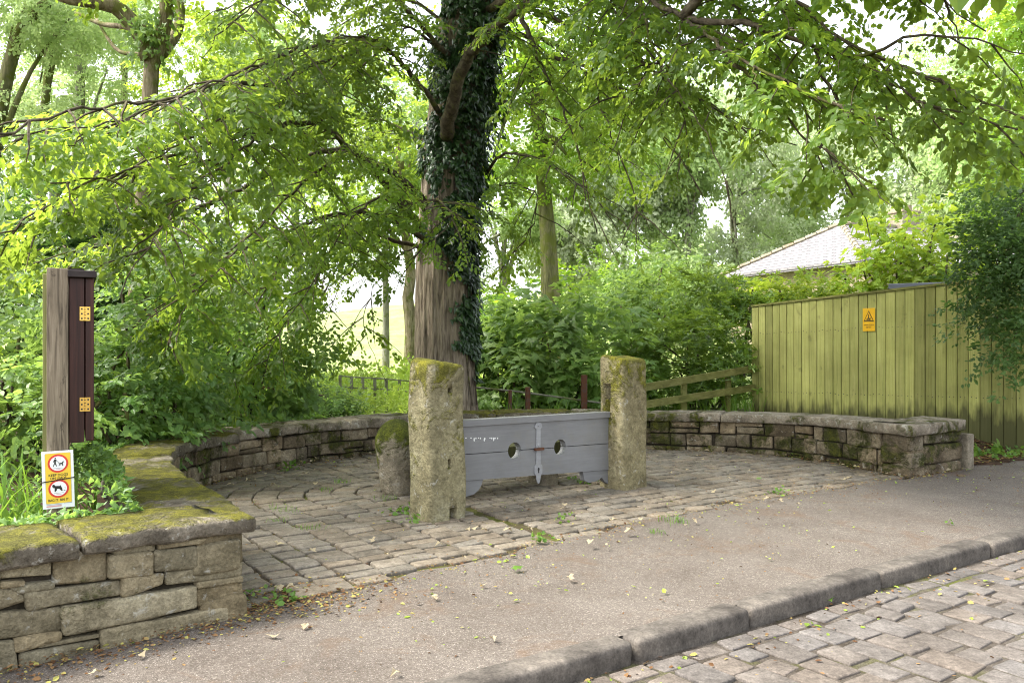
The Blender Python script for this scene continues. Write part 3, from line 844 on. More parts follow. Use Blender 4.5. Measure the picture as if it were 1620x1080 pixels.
for pts, flip in (([(S0, zb(S0) - .003), (S0, .10), (.30, .125), (.38, .135), (.43, .165), (.46, .205), (.475, zb(.47) - .003)], 0),
                  ([(S1, zb(S1) - .003), (S1, .035), (S1 - .07, .075), (S1 - .11, .12), (S1 - .17, .095), (S1 - .28, .09), (S1 - .335, .115), (S1 - .355, zb(S1 - .35) - .003)], 1)):
    b = MB(); b.prism(pts if not flip else pts[::-1], PL + ns * (OFF + .005), es, ez, TB - .014); b.build('foot_bracket', M['grey'], st)
# lock strap
front = OFF - TB / 2 - .005
s0 = on_board(851, 700)[0]
def strap(pts, name, off, th=.008):
    b = MB(); b.prism([(s0 + x, z) for x, z in pts], PL + ns * off, es, ez, th); return b.build(name, M['greyiron'], st)
zt0, zj0, zb0 = zt(s0), zj(s0), zb(s0)
strap([(-.024, zj0 + .012), (-.024, zt0 - .115), (-.045, zt0 - .098), (-.036, zt0 - .075), (-.03, zt0 - .063), (0, zt0 - .055), (.03, zt0 - .063), (.036, zt0 - .075), (.045, zt0 - .098), (.024, zt0 - .115), (.024, zj0 + .012)], 'lock_strap', front)
strap([(-.024, zj0 - .012), (.024, zj0 - .012), (.026, zj0 - .13), (.045, zj0 - .15), (.045, zj0 - .21), (.026, zj0 - .235), (.024, zb0 - .03), (.012, zb0 - .065), (0, zb0 - .075), (-.012, zb0 - .065), (-.024, zb0 - .03), (-.026, zj0 - .235), (-.045, zj0 - .21), (-.045, zj0 - .15), (-.026, zj0 - .13)], 'hasp', front)
b = MB(); beam(b, PL + es * (s0 - .05) + ns * (front - .012) + ez * zj0, PL + es * (s0 + .05) + ns * (front - .012) + ez * zj0, .012, .011); b.build('hinge_pin', M['iron'], st)
for dz_ in (zt0 - .082, zj0 + .03):
    b = MB(); b.tube([PL + es * s0 + ns * (front - .002) + ez * dz_, PL + es * s0 + ns * (front - .011) + ez * dz_], [.013, .009], 10); b.build('bolt', M['greyiron'], st)
b = MB(); b.prism(ell(s0, zj0 - .178, .010, .016, 12), PL + ns * (front - .005), es, ez, .003); b.prism([(s0 - .006, zj0 - .21), (s0 + .006, zj0 - .21), (s0 + .004, zj0 - .18), (s0 - .004, zj0 - .18)], PL + ns * (front - .005), es, ez, .003); b.build('keyhole', M['black'], st)
b = MB()
beam(b, PL + es * (S1 - .004) + ns * (OFF - .04) + ez * .07, PL + es * (S1 - .004) + ns * (OFF - .04) + ez * .90, .006, .022)
for z in np.linspace(.16, .66, 5): b.box(PL + es * (S1 - .006) + ns * (OFF - .062) + ez * z, (.012, .016, .012), TS)
b.build('end_strap', M['darkiron'], st)
# worn white paint flecks left of the lettering on the upper board
b = MB(); rr_ = np.random.default_rng(4)
for (x, h_) in ((737, 2), (745, 2), (750, 7), (753, 3), (757, 2), (760, 3), (766, 7), (767, 4), (775, 2), (778, 3), (781, 6), (783, 3), (787, 3)):
    s, z = on_board(x, 691.5)
    hh = h_ * .0052 / 2
    n = 7; a = np.linspace(0, 6.28, n, endpoint=False)
    b.prism([(s + (.004 + .004 * rr_.random()) * math.cos(t), z - hh + hh * math.sin(t) * rr_.uniform(.7, 1.1)) for t in a], PL + ns * (OFF - TB / 2 - .0006), es, ez, .0015)
b.build('lettering_traces', M['chip'], st)

# low bench guessed behind the boards, added to darken the leg holes
bn = thing('bench', 'low dark bench added behind the stocks boards to darken the leg holes', 'bench', PL + es * 1.05 + ns * .62)
b = MB(); b.box(PL + es * 1.05 + ns * .62 + ez * .37, (.80, .16, .06), TS, bev=.01); b.build('seat', M['damp'], bn)
for s_ in (.45, 1.65):
    b = MB(); b.box(PL + es * s_ + ns * .62 + ez * .15, (.09, .13, .16), TS, bev=.02); b.build('leg', M['rock'], bn)

# ------------------------------------------------------------------ squat stone beside the stocks
cb = np.array(G(628, 786)) + np.array((-.02, .12, 0))
T = tmpl([(-1, -1), (-1, -.45), (-1, 0)] + [(x, 0) for x in np.linspace(-.8, .8, 7)] + [(1, 0), (1, .45), (1, 1)])
v, f = blocks([(0, 0, 0)], [(.165, .155, .36)], [0], .12, T, .008, .05, 5)
zz = (v[:, 2] + .36) / .72
v[:, :2] *= (.86 + .24 * np.sin(np.clip(zz, 0, 1) * 2.1))[:, None]
v[:, 0] -= .045 * (1 - zz) * -1; v[:, 2] += np.where(zz > .85, -1.9 * (v[:, 0] ** 2 + v[:, 1] ** 2) + .03, 0)
ca, sa = math.cos(rad(48)), math.sin(rad(48))
v = np.column_stack((v[:, 0] * ca - v[:, 1] * sa, v[:, 0] * sa + v[:, 1] * ca, v[:, 2] + .30)) + cb
b = MB(); b.add(v, f)
tag(b.build('stone_bollard', M['bollard'], smooth=True, origin=cb), 'squat round topped stone with thick moss standing on the cobbles left of the stocks', 'bollard')

# ------------------------------------------------------------------ notice board on its post, seen from the side
e2 = np.array((-.47, .883, 0)); e1 = np.array((.883, .47, 0)); YN = math.atan2(e1[1], e1[0])
nb0 = np.array(P(91, 540, 4.3)); nb0[2] = 0
Q = 4.3 / F
def wz(py): return H - (py - 540) * Q
def w1(px): return (px - 91) * Q / 1.14                     # offset along e1
def nbp(a, bk, z): return nb0 + e1 * a + e2 * bk + ez * z
nb = thing('notice_board', 'wooden notice board seen edge on, weathered post and dark stained case with brass hinges', 'notice board', nb0)
b = MB(); b.box(nbp(0, .05, (wz(424) + 0) / 2 + .0), (.0495, .05, wz(424) / 2), YN, bev=.004); b.build('post', M['oak'], nb)
b = MB(); b.box(nbp(0, 1.15, wz(430) / 2), (.0495, .05, wz(430) / 2), YN, bev=.004); b.build('post', M['oak'], nb)
b = MB(); b.box(nbp(w1(70.5), .62, (wz(432) + wz(775)) / 2), ((w1(74) - w1(67)) / 2, .56, (wz(432) - wz(775)) / 2), YN, bev=.003); b.build('back_panel', M['lath'], nb)
zc0, zc1 = wz(702), wz(438)
b = MB()
b.box(nbp((w1(109) + w1(134.5)) / 2, .60, (zc0 + zc1) / 2), ((w1(134.5) - w1(109)) / 2 - .0015, .585, (zc1 - zc0) / 2), YN, bev=.003)
case = b.build('case', M['mahog'], nb)
b = MB(); b.box(nbp((w1(135.5) + w1(150)) / 2, .60, (zc0 + zc1) / 2 + .003), ((w1(150) - w1(135.5)) / 2 - .001, .585, (zc1 - zc0) / 2 - .004), YN, bev=.004)
door = b.build('door', M['mahog'], nb)
b = MB(); b.box(nbp((w1(107) + w1(154)) / 2, .60, (zc1 + wz(427)) / 2 + .001), ((w1(154) - w1(107)) / 2, .62, (wz(427) - zc1) / 2), YN, bev=.004)
b.box(nbp((w1(109) + w1(134)) / 2, .60, wz(426)), (.035, .60, .008), YN); b.build('cap', M['mahogcap'], nb)
for py in (495.5, 641):
    hz = .037; cx = w1(135)
    b = MB()
    for s_ in (-1, 1): b.box(nbp(cx + s_ * .0145, .0125, wz(py)), (.0105, .0028, hz), YN)
    b.tube([nbp(cx, .010, wz(py) - hz), nbp(cx, .010, wz(py) + hz)], .0042, 8)
    for s_ in (-1, 1):
        for dz_ in (-.025, 0, .025):
            b.tube([nbp(cx + s_ * .015, .0102, wz(py) + dz_), nbp(cx + s_ * .015, .0088, wz(py) + dz_)], .0048, 9, 1)
    for dz_ in (-.022, -.007, .008, .023): b.box(nbp(cx, .0055, wz(py) + dz_), (.0046, .0012, .0012), YN, 1)
    b.build('hinge', [M['brass'], M['black']], nb)

# dog sign tied to the post
ox = nbp((w1(67) + w1(117)) / 2, -.012, (wz(712) + wz(803)) / 2)
sg = thing('dog_sign', 'white and yellow dog control sign with two red rings, tied to the weathered post', 'sign', ox)
rt = rad(1.5); gx_ = e1 * math.cos(rt) + ez * math.sin(rt); gy_ = ez * math.cos(rt) - e1 * math.sin(rt)
kx, ky = .146 / 495, .298 / 910
def sp(x, y): return ((x - 412.5) * kx, (565 - y) * ky)
def layer(polys, th_off, mat, name, th=.0008):
    b = MB()
    for p in polys: b.prism(p, ox - e2 * th_off, gx_, gy_, th)
    return b.build(name, mat, sg)
rc4 = lambda x0, y0, x1, y1: [sp(x0, y1), sp(x1, y1), sp(x1, y0), sp(x0, y0)]
layer([rc4(165, 110, 660, 1020)], 0, M['white'], 'plate', .004)
def rrect(x0, y0, x1, y1, r=16):
    p = []
    for cx, cy, a in ((x1 - r, y1 - r, -90), (x1 - r, y0 + r, 0), (x0 + r, y0 + r, 90), (x0 + r, y1 - r, 180)):
        for t in np.linspace(0, 90, 5):
            p.append(sp(cx + r * math.cos(rad(a + t)), cy - r * math.sin(rad(a + t))))
    return p
layer([rrect(216, 141, 619, 944)], .0022, M['greyink'], 'panel_outline')
layer([rrect(220, 145, 615, 940)], .0032, M['yellow'], 'panel')
el = lambda cx, cy, rx, ry, n=40: [(a, b) for a, b in [sp(cx + rx * math.cos(t), cy - ry * math.sin(t)) for t in np.linspace(0, 2 * math.pi, n, endpoint=False)]]
for cy in (308, 708):
    layer([el(418, cy, 160, 145)], .0042, M['red'], 'ring'); layer([el(418, cy, 128, 115)], .0052, M['white'], 'ring_face')
def poly(pts): return [sp(*p) for p in pts][::-1]
def limb2(x0, y0, x1, y1, w0, w1_):
    d = nrm(np.array((x1 - x0, y1 - y0))); n_ = np.array((-d[1], d[0]))
    a, b_ = np.array((x0, y0)), np.array((x1, y1))
    return poly([a + n_ * w0, b_ + n_ * w1_, b_ - n_ * w1_, a - n_ * w0]) if True else None
walker = [el(378, 222, 11, 11, 14), limb2(375, 238, 372, 300, 15, 12), limb2(370, 298, 340, 355, 8, 5), limb2(376, 298, 396, 352, 8, 5), limb2(366, 243, 345, 285, 6, 4), limb2(384, 243, 412, 280, 5, 3.5),
          limb2(412, 278, 436, 296, 1.5, 1.5)]
leaddog = [limb2(440, 312, 490, 310, 10, 11), limb2(486, 306, 498, 284, 9, 8), limb2(494, 284, 518, 288, 8, 4), limb2(444, 315, 430, 350, 5, 3.5), limb2(452, 318, 448, 348, 4, 3), limb2(480, 315, 488, 352, 4, 3), limb2(490, 314, 495, 350, 4, 3), limb2(436, 308, 424, 292, 3, 2)]
dog2 = [limb2(358, 685, 455, 690, 24, 22), limb2(362, 690, 345, 660, 22, 20), limb2(348, 660, 320, 672, 15, 8), el(340, 655, 20, 16, 14), limb2(368, 705, 362, 755, 13, 8), limb2(384, 705, 380, 738, 9, 6), limb2(440, 700, 466, 742, 16, 8), limb2(452, 690, 474, 742, 12, 6), limb2(446, 676, 452, 655, 6, 4),
        limb2(516, 690, 518, 712, 1.5, 1.5), limb2(496, 742, 522, 742, 3, 3)]
def stack(polys, mat, name, base):
    b = MB()
    for i_, p in enumerate(polys): b.prism(p, ox - e2 * (base + i_ * .00012), gx_, gy_, .0006)
    return b.build(name, mat, sg)
stack(walker, M['black'], 'walker_symbol', .0060); stack(leaddog, M['black'], 'dog_symbol', .0060); stack(dog2, M['black'], 'dog_symbol', .0060)
for s_, x, y, wdt, hgt, m_, bo in (('KEEP DOGS', 418, 490, 300, 40, 'black', .02), ('ON LEADS', 418, 540, 250, 40, 'black', .02), ('BAG IT. BIN IT.', 416, 888, 325, 40, 'black', .02),
                                  ('Keep dogs on leads', 418, 382, 150, 10, 'greyink', 0), ('at all times', 418, 400, 70, 10, 'palered', 0), ('Clean up after your dog', 418, 776, 150, 10, 'greyink', 0), ('at all times', 418, 796, 80, 10, 'palered', 0)):
    if s_.islower() or s_[1].islower():                      # the small print is not legible: thin lines of ink
        layer([rc4(x - wdt / 2, y - 4, x + wdt / 2, y + 4)], .0060, M[m_], 'small_print')
    else: text(s_, wdt * kx, hgt * ky, ox - e2 * .0042 + gx_ * sp(x, y)[0] + gy_ * sp(x, y)[1], gx_, gy_, 0.0, M[m_], sg, bold=bo)
layer([rc4(222, 952, 455, 962), rc4(495, 938, 618, 950)], .0030, M['greyink'], 'small_print'); layer([rc4(222, 972, 455, 992)], .0030, M['palered'], 'small_print')
b = MB(); c0 = sp(150, 592); c1 = sp(675, 548)
beam(b, ox - e2 * .0072 + gx_ * c0[0] + gy_ * c0[1], ox - e2 * .0072 + gx_ * c1[0] + gy_ * c1[1], .0012, .0024); b.build('cable_tie', M['tieplastic'], sg)

# ------------------------------------------------------------------ green board fence with warning sign
fl, fr = np.array((4.09, 14.0)), np.array((6.32, 10.04))
fd = nrm(fr - fl); fn = np.array((fd[1], -fd[0]))
if fn @ fl > 0: fn = -fn                                   # towards the camera
L_ = np.linalg.norm(fr - fl)
def ftop(s): return 2.003 + .176 * s / (.916 * 4.016)
fe = thing('board_fence', 'tall green algae stained fence of overlapping vertical boards with capping rail', 'fence', (*fl, gh(*fl)))
n = 30; step = L_ / n
fyaw = math.atan2(fd[1], fd[0])
b = MB()
for k in range(n):
    s = (k + .5) * step; c = fl + fd * s
    z0 = gh(*(c + fn * .05)) - .04; z1 = ftop(s) - .02 + R.normal(0, .006)
    b.box((*(c + fn * R.uniform(-.004, .004)), (z0 + z1) / 2), (step / 2 - .005, .011, (z1 - z0) / 2), fyaw + R.normal(0, .015), bev=.004)
b.build('boards', M['fence'], fe)
nl = MB()
for k in range(n):
    for zf in (.55, 1.52):
        for o_ in (-.03, .03):
            p = np.array((*(fl + fd * ((k + .5) * step + o_)), zf + .03 * k / n * 5 + R.normal(0, .008))); nl.tube([p + np.array((*fn, 0)) * .010, p + np.array((*fn, 0)) * .0155], .006, 6)
struct(nl.build('nail_heads', M['darkiron'], fe), 'stuff')
b = MB(); beam(b, (*(fl - fn * .02), ftop(0) - .10), (*(fr - fn * .02), ftop(L_) - .10), .006, .09)
for z in (.5, 1.5): beam(b, (*(fl - fn * .035), z), (*(fr - fn * .035), z + .15), .02, .045)
bk = MB(); beam(bk, (*(fl - fn * .018), .95), (*(fr - fn * .018), 1.1), .004, .95); bk.build('dark_backing', M['damp'], fe)  # thin dark sheet filling the gaps between the boards
b.build('arris_rail', M['fence'], fe)
b = MB(); beam(b, (*(fl + fn * .002), ftop(0)), (*(fr + fn * .002), ftop(L_)), .026, .016); b.build('capping_rail', M['rail'], fe)
k = (1376 - 810) / F
s = (fl[0] - k * fl[1]) / (k * fd[1] - fd[0]); c2 = fl + fd * s; dd = c2[1]
wc = np.array((*(c2 + fn * .020), H + (540 - 505.5) * dd / F))
ws = thing('warning_sign', 'small yellow electrical warning sign with black triangle fixed to the green fence', 'sign', wc)
fx = np.array((*fd, 0)); fz = np.array((*fn, 0)); ww, wh = .205, .335
def wl_(polys, off, mat, name, th=.0015):
    b = MB()
    for i_, p in enumerate(polys): b.prism(p, wc + fz * (off + i_ * .0002), fx, ez, th)
    return b.build(name, mat, ws)
wl_([[(-ww / 2, -wh / 2), (ww / 2, -wh / 2), (ww / 2, wh / 2), (-ww / 2, wh / 2)]], 0, M['amber'], 'plate', .004)
tri = lambda k_, oy=0: [(-.088 * k_, -.040 * k_ + oy), (.088 * k_, -.040 * k_ + oy), (0, .118 * k_ + oy)]
wl_([tri(1, .012)], .003, M['black'], 'triangle'); wl_([tri(.78, .017)], .0045, M['amber'], 'triangle_face')
def lm(x0, y0, x1, y1, w_):
    d = nrm(np.array((x1 - x0, y1 - y0))); q_ = np.array((-d[1], d[0])) * w_
    a, c_ = np.array((x0, y0)), np.array((x1, y1)); return [a - q_, c_ - q_, c_ + q_, a + q_]
wl_([lm(-.008, .075, .004, .045, .006), lm(.006, .055, -.004, .028, .006), lm(-.012, .024, .020, .008, .009), lm(.018, .008, .034, .016, .005), lm(-.008, .02, -.032, .006, .005), lm(-.02, .012, -.026, -.006, .004), ell(.026, .026, .007, .007, 10), lm(-.035, -.002, .035, -.002, .004)], .006, M['black'], 'shock_symbol', .001)
text('DANGER OF DEATH', .165, .020, wc + fz * .0032 + ez * -.078, fx, ez, 0, M['black'], ws, bold=.02); text('KEEP OUT', .085, .020, wc + fz * .0032 + ez * -.112, fx, ez, 0, M['black'], ws, bold=.02)

# ------------------------------------------------------------------ post and rail fence
pf = thing('post_and_rail_fence', 'mossy two rail timber fence running from the green board fence down behind the stocks', 'fence', P(1100, 620, 12.8))
for a, c in (((965, 622, 11.9), (1193, 582.5, 13.9)), ((985, 645, 11.9), (1193, 613, 13.9))):
    b = MB(); beam(b, P(*a), P(*c), .02, .055); b.build('rail', M['rail'], pf)
for px, d, yt in ((982, 12.05, 622), (1082, 12.9, 606), (1152, 13.6, 592)):
    t_ = P(px, yt, d); g_ = gh(t_[0], t_[1])
    b = MB(); b.box((t_[0] + .01, t_[1] + .05, (t_[2] + g_ - .1) / 2), (.045, .03, (t_[2] - g_ + .1) / 2), .4, bev=.006); b.build('post', M['rail'], pf)

# ------------------------------------------------------------------ rusty railing just behind the back of the wall
rf = thing('iron_railing', 'rusty iron railing with short stout posts just behind the mossy back wall', 'railing', P(860, 640, 12.7))
for px, yt, hw in ((807, 617, .022), (835, 612, .035), (924, 593, .045)):
    t_ = P(px, yt, 12.7); g_ = gh(t_[0], t_[1])
    b = MB(); b.box((t_[0], t_[1], (t_[2] + g_ - .1) / 2), (hw, .03, (t_[2] - g_ + .1) / 2), .3, bev=.008); b.build('post', M['iron'], rf)
b = MB(); b.tube(catmull([P(735, 611, 12.75), P(800, 617, 12.75), P(870, 626, 12.75), P(950, 637, 12.75)], .1), .014, 8); b.build('rail', M['greybark'], rf)

# field railings seen below the branches on the left
def field_rail(label, pts, zpost, hgt, mat, dense=None):
    t_ = thing('field_railing', label, 'railing', (*pts[0][:2], zpost))
    for p in pts:
        b = MB(); b.box((p[0], p[1], p[2] - hgt / 2 - .15), (.028, .028, hgt / 2 + .15), .3); b.build('post', mat, t_)
    for fz_ in (.03, .45):
        b = MB(); b.tube([p - ez * hgt * fz_ for p in pts], .014, 6); b.build('rail', mat, t_)
    return t_
field_rail('grey wooden field railing of slim posts between the bright bracken and meadow', [P(x, y, 16.4) for x, y in ((538, 593), (556, 595), (574, 596), (593, 597), (611, 598), (632, 600), (654, 602), (676, 605))], -.4, .50, M['greybark'])
field_rail('brown field railing of five close posts seen through drooping leaves on the left', [P(x, y, 13.6) for x, y in ((372, 600), (388, 604), (402, 607), (415, 610), (430, 613), (446, 616), (462, 618))], 0, .42, M['iron'])

# ------------------------------------------------------------------ house roof above the shrubs, shed behind the fence
def house():
    Lc, Nc = np.array((8.12, 32.0)), np.array((10.7, 25.0)); q_ = np.array((.94, .34))
    Rc, Fcn = Nc + q_ * 9, Lc + q_ * 9
    base = 1.2; ev_ = 3.92
    t_ = thing('stone_house', 'bungalow with pale stone slate hipped roof and chimney beyond the shrubs', 'house', (*((Lc + Nc + Rc + Fcn) / 4), base))
    cc = (Lc + Nc + Rc + Fcn) / 4
    inn = [cc + (p - cc) * .93 for p in (Lc, Nc, Rc, Fcn)]
    b = MB(); b.add([(*p, base - 1) for p in inn] + [(*p, ev_ - .02) for p in inn], [[0, 1, 5, 4], [1, 2, 6, 5], [2, 3, 7, 6], [3, 0, 4, 7]]); b.build('wall', M['housewall'], t_)
    m0 = (Lc + Nc) / 2 + q_ * 2.5; m1 = (Rc + Fcn) / 2 - q_ * 3.2; zr = 5.58
    v = [(*Lc, ev_), (*Nc, ev_), (*Rc, ev_), (*Fcn, ev_), (*m0, zr), (*m1, zr), (*Lc, ev_ - .12), (*Nc, ev_ - .12), (*Rc, ev_ - .12), (*Fcn, ev_ - .12)]
    fs = [[0, 1, 4], [1, 2, 5, 4], [2, 3, 5], [3, 0, 4, 5], [0, 6, 7, 1], [1, 7, 8, 2], [2, 8, 9, 3], [3, 9, 6, 0]]
    b = MB(); b.add(v, fs); o = b.build('roof', M['slates'], t_)
    ul = o.data.uv_layers.new(name='UVMap')
    for p in o.data.polygons:
        pts = [Vector(o.data.vertices[k_].co) for k_ in p.vertices]
        nn = p.normal; hx = Vector((0, 0, 1)).cross(nn)
        hx = hx.normalized() if hx.length > 1e-3 else Vector((1, 0, 0)); hy = nn.cross(hx)
        for li in p.loop_indices:
            co = Vector(o.data.vertices[o.data.loops[li].vertex_index].co); ul.data[li].uv = (co.dot(hx), co.dot(hy))
    b = MB()
    for a, c in ((v[0], v[4]), (v[1], v[4]), (v[4], v[5]), (v[2], v[5])):
        a, c = np.array(a), np.array(c); nn_ = int(np.linalg.norm(c - a) / .4)
        for k_ in range(nn_):
            p0 = a + (c - a) * k_ / nn_; p1 = a + (c - a) * (k_ + .94) / nn_
            b.tube([p0 + ez * .05, p1 + ez * .03], [.10, .09], 6)
    b.build('ridge_tiles', M['slates'] if False else M['housewall'], o if False else t_)
    cpos = m1 - q_ * .4
    b = MB(); b.box((*cpos, zr - .1), (.42, .32, .65), .35, bev=.03); b.box((*cpos, zr + .57), (.46, .36, .05), .35, bev=.03); ch = b.build('chimney', M['housewall'], t_)
    for s_ in (-.2, .2): b = MB(); b.tube([(*(cpos + q_ * s_), zr + .6), (*(cpos + q_ * s_), zr + .85)], [.12, .10], 10); b.build('chimney_pot', M['rock'], t_)
house()
sc_ = P(1500, 452, 13.2)
sh = thing('shed', 'dark flat roofed shed just showing above the green board fence', 'shed', (sc_[0] + .25, sc_[1] + .6, gh(sc_[0], sc_[1])))
b = MB(); b.box((sc_[0] + .25, sc_[1] + .6, sc_[2] + .01), (.80, .75, .045), -.5, bev=.01); b.build('flat_roof', M['slateroof'], sh)
b = MB(); b.box((sc_[0] + .25, sc_[1] + .6, (sc_[2] + .2) / 2 - .05), (.7, .65, (sc_[2] - .2) / 2), -.5); b.build('wall', M['damp'], sh)

# ------------------------------------------------------------------ leaves, sprays, plants
QV = np.array([[0, 0, 0], [.28, .31, .06], [.66, .27, .04], [1, 0, -.06], [.66, -.27, .04], [.28, -.31, .06]])
LEAF = {'ovate': (QV, np.array([[0, 5, 4, 3], [0, 3, 2, 1]])),
        'long': (QV * (1, .48, .8), np.array([[0, 5, 4, 3], [0, 3, 2, 1]])),
        'round': (QV * (1, 1.35, 1), np.array([[0, 5, 4, 3], [0, 3, 2, 1]]))}
pl_ = [(0, 0), (-.08, .30), (.22, .22), (.30, .52), (.52, .24), (1, 0), (.52, -.24), (.30, -.52), (.22, -.22), (-.08, -.30)]
LEAF['palm'] = (np.array([(.30, 0, .06)] + [(x, y, -.10 * (x * x + y * y)) for x, y in pl_]), np.array([[0, 1, 2, 3], [0, 3, 4, 5], [0, 5, 6, 7], [0, 7, 8, 9], [0, 9, 10, 1]]))
pl_ = [(0, 0), (-.1, .34), (.35, .30), (1, 0), (.35, -.30), (-.1, -.34)]
LEAF['ivy'] = (np.array([(.3, 0, .05)] + [(x, y, -.05) for x, y in pl_]), np.array([[0, 1, 2, 3], [0, 3, 4, 5], [0, 5, 6, 1]]))
def leaves(kind, pos, d, nor, size):
    Tv, Tf = LEAF[kind]
    d = nrm(d); y = nrm(np.cross(nor, d)); z = np.cross(d, y)
    size = np.asarray(size)[:, None, None]
    v = pos[:, None] + size * (Tv[None, :, :1] * d[:, None] + Tv[None, :, 1:2] * y[:, None] + Tv[None, :, 2:] * z[:, None])
    f = (Tf[None] + (np.arange(len(pos)) * len(Tv))[:, None, None]).reshape(-1, Tf.shape[1])
    return v.reshape(-1, 3), f
def spray(kind, rng):
    """one leafy twig along +x, roughly in the xy plane, unit length; returns verts, faces"""
    P_, D, N, Sz = [], [], [], []
    def add(p, d, n, s): P_.append(p); D.append(d); N.append(n); Sz.append(s)
    rn = lambda a: rng.normal(0, a)
    if kind == 'beech':
        for k in range(9):
            t = .08 + .92 * k / 8; sd_ = 1 if k % 2 else -1
            L = .195 * rng.uniform(.6, 1.35) * (1 - .25 * t)
            sub = 0 if t > .8 or rng.random() < .42 else 1
            y0 = 0
            if sub:
                ln = .34 * (1 - .5 * t)
                for q in (.45, .75, 1.0):
                    add((t + ln * q * .6 + rn(.01), sd_ * ln * q * .85, -.05 * q - .06 * t + rn(.02)), (.75 + rn(.3), sd_ * (.8 if q < 1 else .5) * rng.choice([1, 1, -.35]), -.25 + rn(.25)), (rn(.35), rn(.35), 1), L)
            add((t, sd_ * .01, -.06 * t), (.6 + rn(.2), sd_ * (.9 if k < 8 else .1), -.25 + rn(.22)), (rn(.35), rn(.35), 1), L)
        lk = 'ovate'
    elif kind == 'palm':
        for k in range(9):
            t = .25 + .75 * rng.random(); a = rng.uniform(-1.9, 1.9); pt = rng.uniform(.15, .35)
            add((t + pt * math.cos(a) * .5, pt * math.sin(a), rn(.08)), (math.cos(a), math.sin(a), -.35 + rn(.2)), (rn(.3), rn(.3), 1), .36 * rng.uniform(.6, 1.15))
        lk = 'palm'
    elif kind == 'laurel':
        for q in range(3):
            c = (.35 + .32 * q, rn(.18), rn(.10))
            for k in range(7):
                a = 2 * math.pi * k / 7 + rn(.2)
                add((c[0], c[1], c[2]), (math.cos(a), math.sin(a), .15 + rn(.3)), (rn(.3) - .3 * math.cos(a), rn(.3) - .3 * math.sin(a), 1), .36 * rng.uniform(.7, 1.15))
        lk = 'long'
    elif kind == 'fine':
        for k in range(26):
            t = rng.random(); sd_ = rng.choice([-1, 1])
            add((t, sd_ * rng.uniform(0, .3) * (1 - .6 * t), -.1 * t + rn(.05)), (.6 + rn(.3), sd_ * .8, -.15 + rn(.3)), (rn(.4), rn(.4), 1), .13 * rng.uniform(.7, 1.2))
        lk = 'ovate'
    elif kind == 'hang':
        for k in range(22):
            t = rng.random(); a = rng.uniform(0, 6.28)
            add((t, .16 * math.cos(a) * (1 - .5 * t), .16 * math.sin(a)), (.5, math.cos(a) * .7, -.6 + rn(.3)), (rn(.5), rn(.5), 1), .20 * rng.uniform(.7, 1.2))
        lk = 'ovate'
    elif kind == 'nettle':
        for k in range(14):
            t = k / 14 + .05; a = (k // 2 % 2) * 1.57 + (k % 2) * 3.14 + rn(.15)
            add((t, .02 * math.cos(a), .02 * math.sin(a)), (.25 + rn(.15), math.cos(a), math.sin(a)), (1, rn(.25), rn(.25)), .24 * rng.uniform(.7, 1.1) * (1.1 - .5 * t))
        lk = 'ovate'
    return leaves(lk, np.array(P_), np.array(D, float), np.array(N, float), np.array(Sz))
SPR = {k: [spray(k, np.random.default_rng(100 + i)) for i in range(7)] for k in ('beech', 'palm', 'laurel', 'fine', 'hang', 'nettle')}
def place(mb, kind, pos, d, up, scale, mi=0):
    pos, d, up, scale = np.asarray(pos, float), nrm(d), np.asarray(up, float), np.asarray(scale, float)
    y = nrm(np.cross(up, d)); z = np.cross(d, y)
    which = R.integers(0, 7, len(pos))
    for q in range(7):
        m = which == q
        if not m.any(): continue
        Tv, Tf = SPR[kind][q]
        v = pos[m][:, None] + scale[m][:, None, None] * (Tv[None, :, :1] * d[m][:, None] + Tv[None, :, 1:2] * y[m][:, None] + Tv[None, :, 2:] * z[m][:, None])
        mb.add(v.reshape(-1, 3), (Tf[None] + (np.arange(m.sum()) * len(Tv))[:, None, None]).reshape(-1, Tf.shape[1]))

# ------------------------------------------------------------------ the big tree over the stocks
TB_ = P(703, 660, 12.2); TB_[2] = gh(TB_[0], TB_[1])
bt = thing('beech_tree', 'great old spreading tree with ridged ivy clad trunk behind the tall left stone post', 'tree', TB_)
D0 = 12.2
tp = [(704, 700, 55), (703, 660, 51), (702, 600, 48), (701, 500, 46), (702, 400, 43.5), (708, 300, 43), (718, 200, 43), (731, 100, 43), (742, 0, 42), (760, -130, 36), (788, -300, 26), (800, -480, 15)]
path = catmull([P(x, y, D0) for x, y, _ in tp], .12)
zz = np.array([P(0, y, D0)[2] for _, y, _ in tp]); rr = np.array([w_ for *_, w_ in tp]) / F * D0
rad_ = .955 * np.interp(path[:, 2], zz, rr)
b = MB()
b.tube(path, rad_, 220, lobes=lambda t, a, z: 1 + .016 * np.sin(41 * a + 2.5 * np.sin(z * 1.7 + a)) * np.sin(z * 2.3 + 5 * a) + .014 * np.abs(np.sin(29 * a + 3 * np.sin(z * .9))) + .035 * np.sin(7 * a + 1.2 * np.sin(z * .7)) + .022 * np.sin(17 * a + 2 * np.sin(z * 1.1)) + .016 * np.sin(31 * a + z * 1.3) + .12 * np.exp(-(z - .1) * 2.2).clip(0, 1.2) * (.45 + .55 * np.sin(5 * a + .6)))
b.build('trunk', M['bark'], bt, smooth=True)

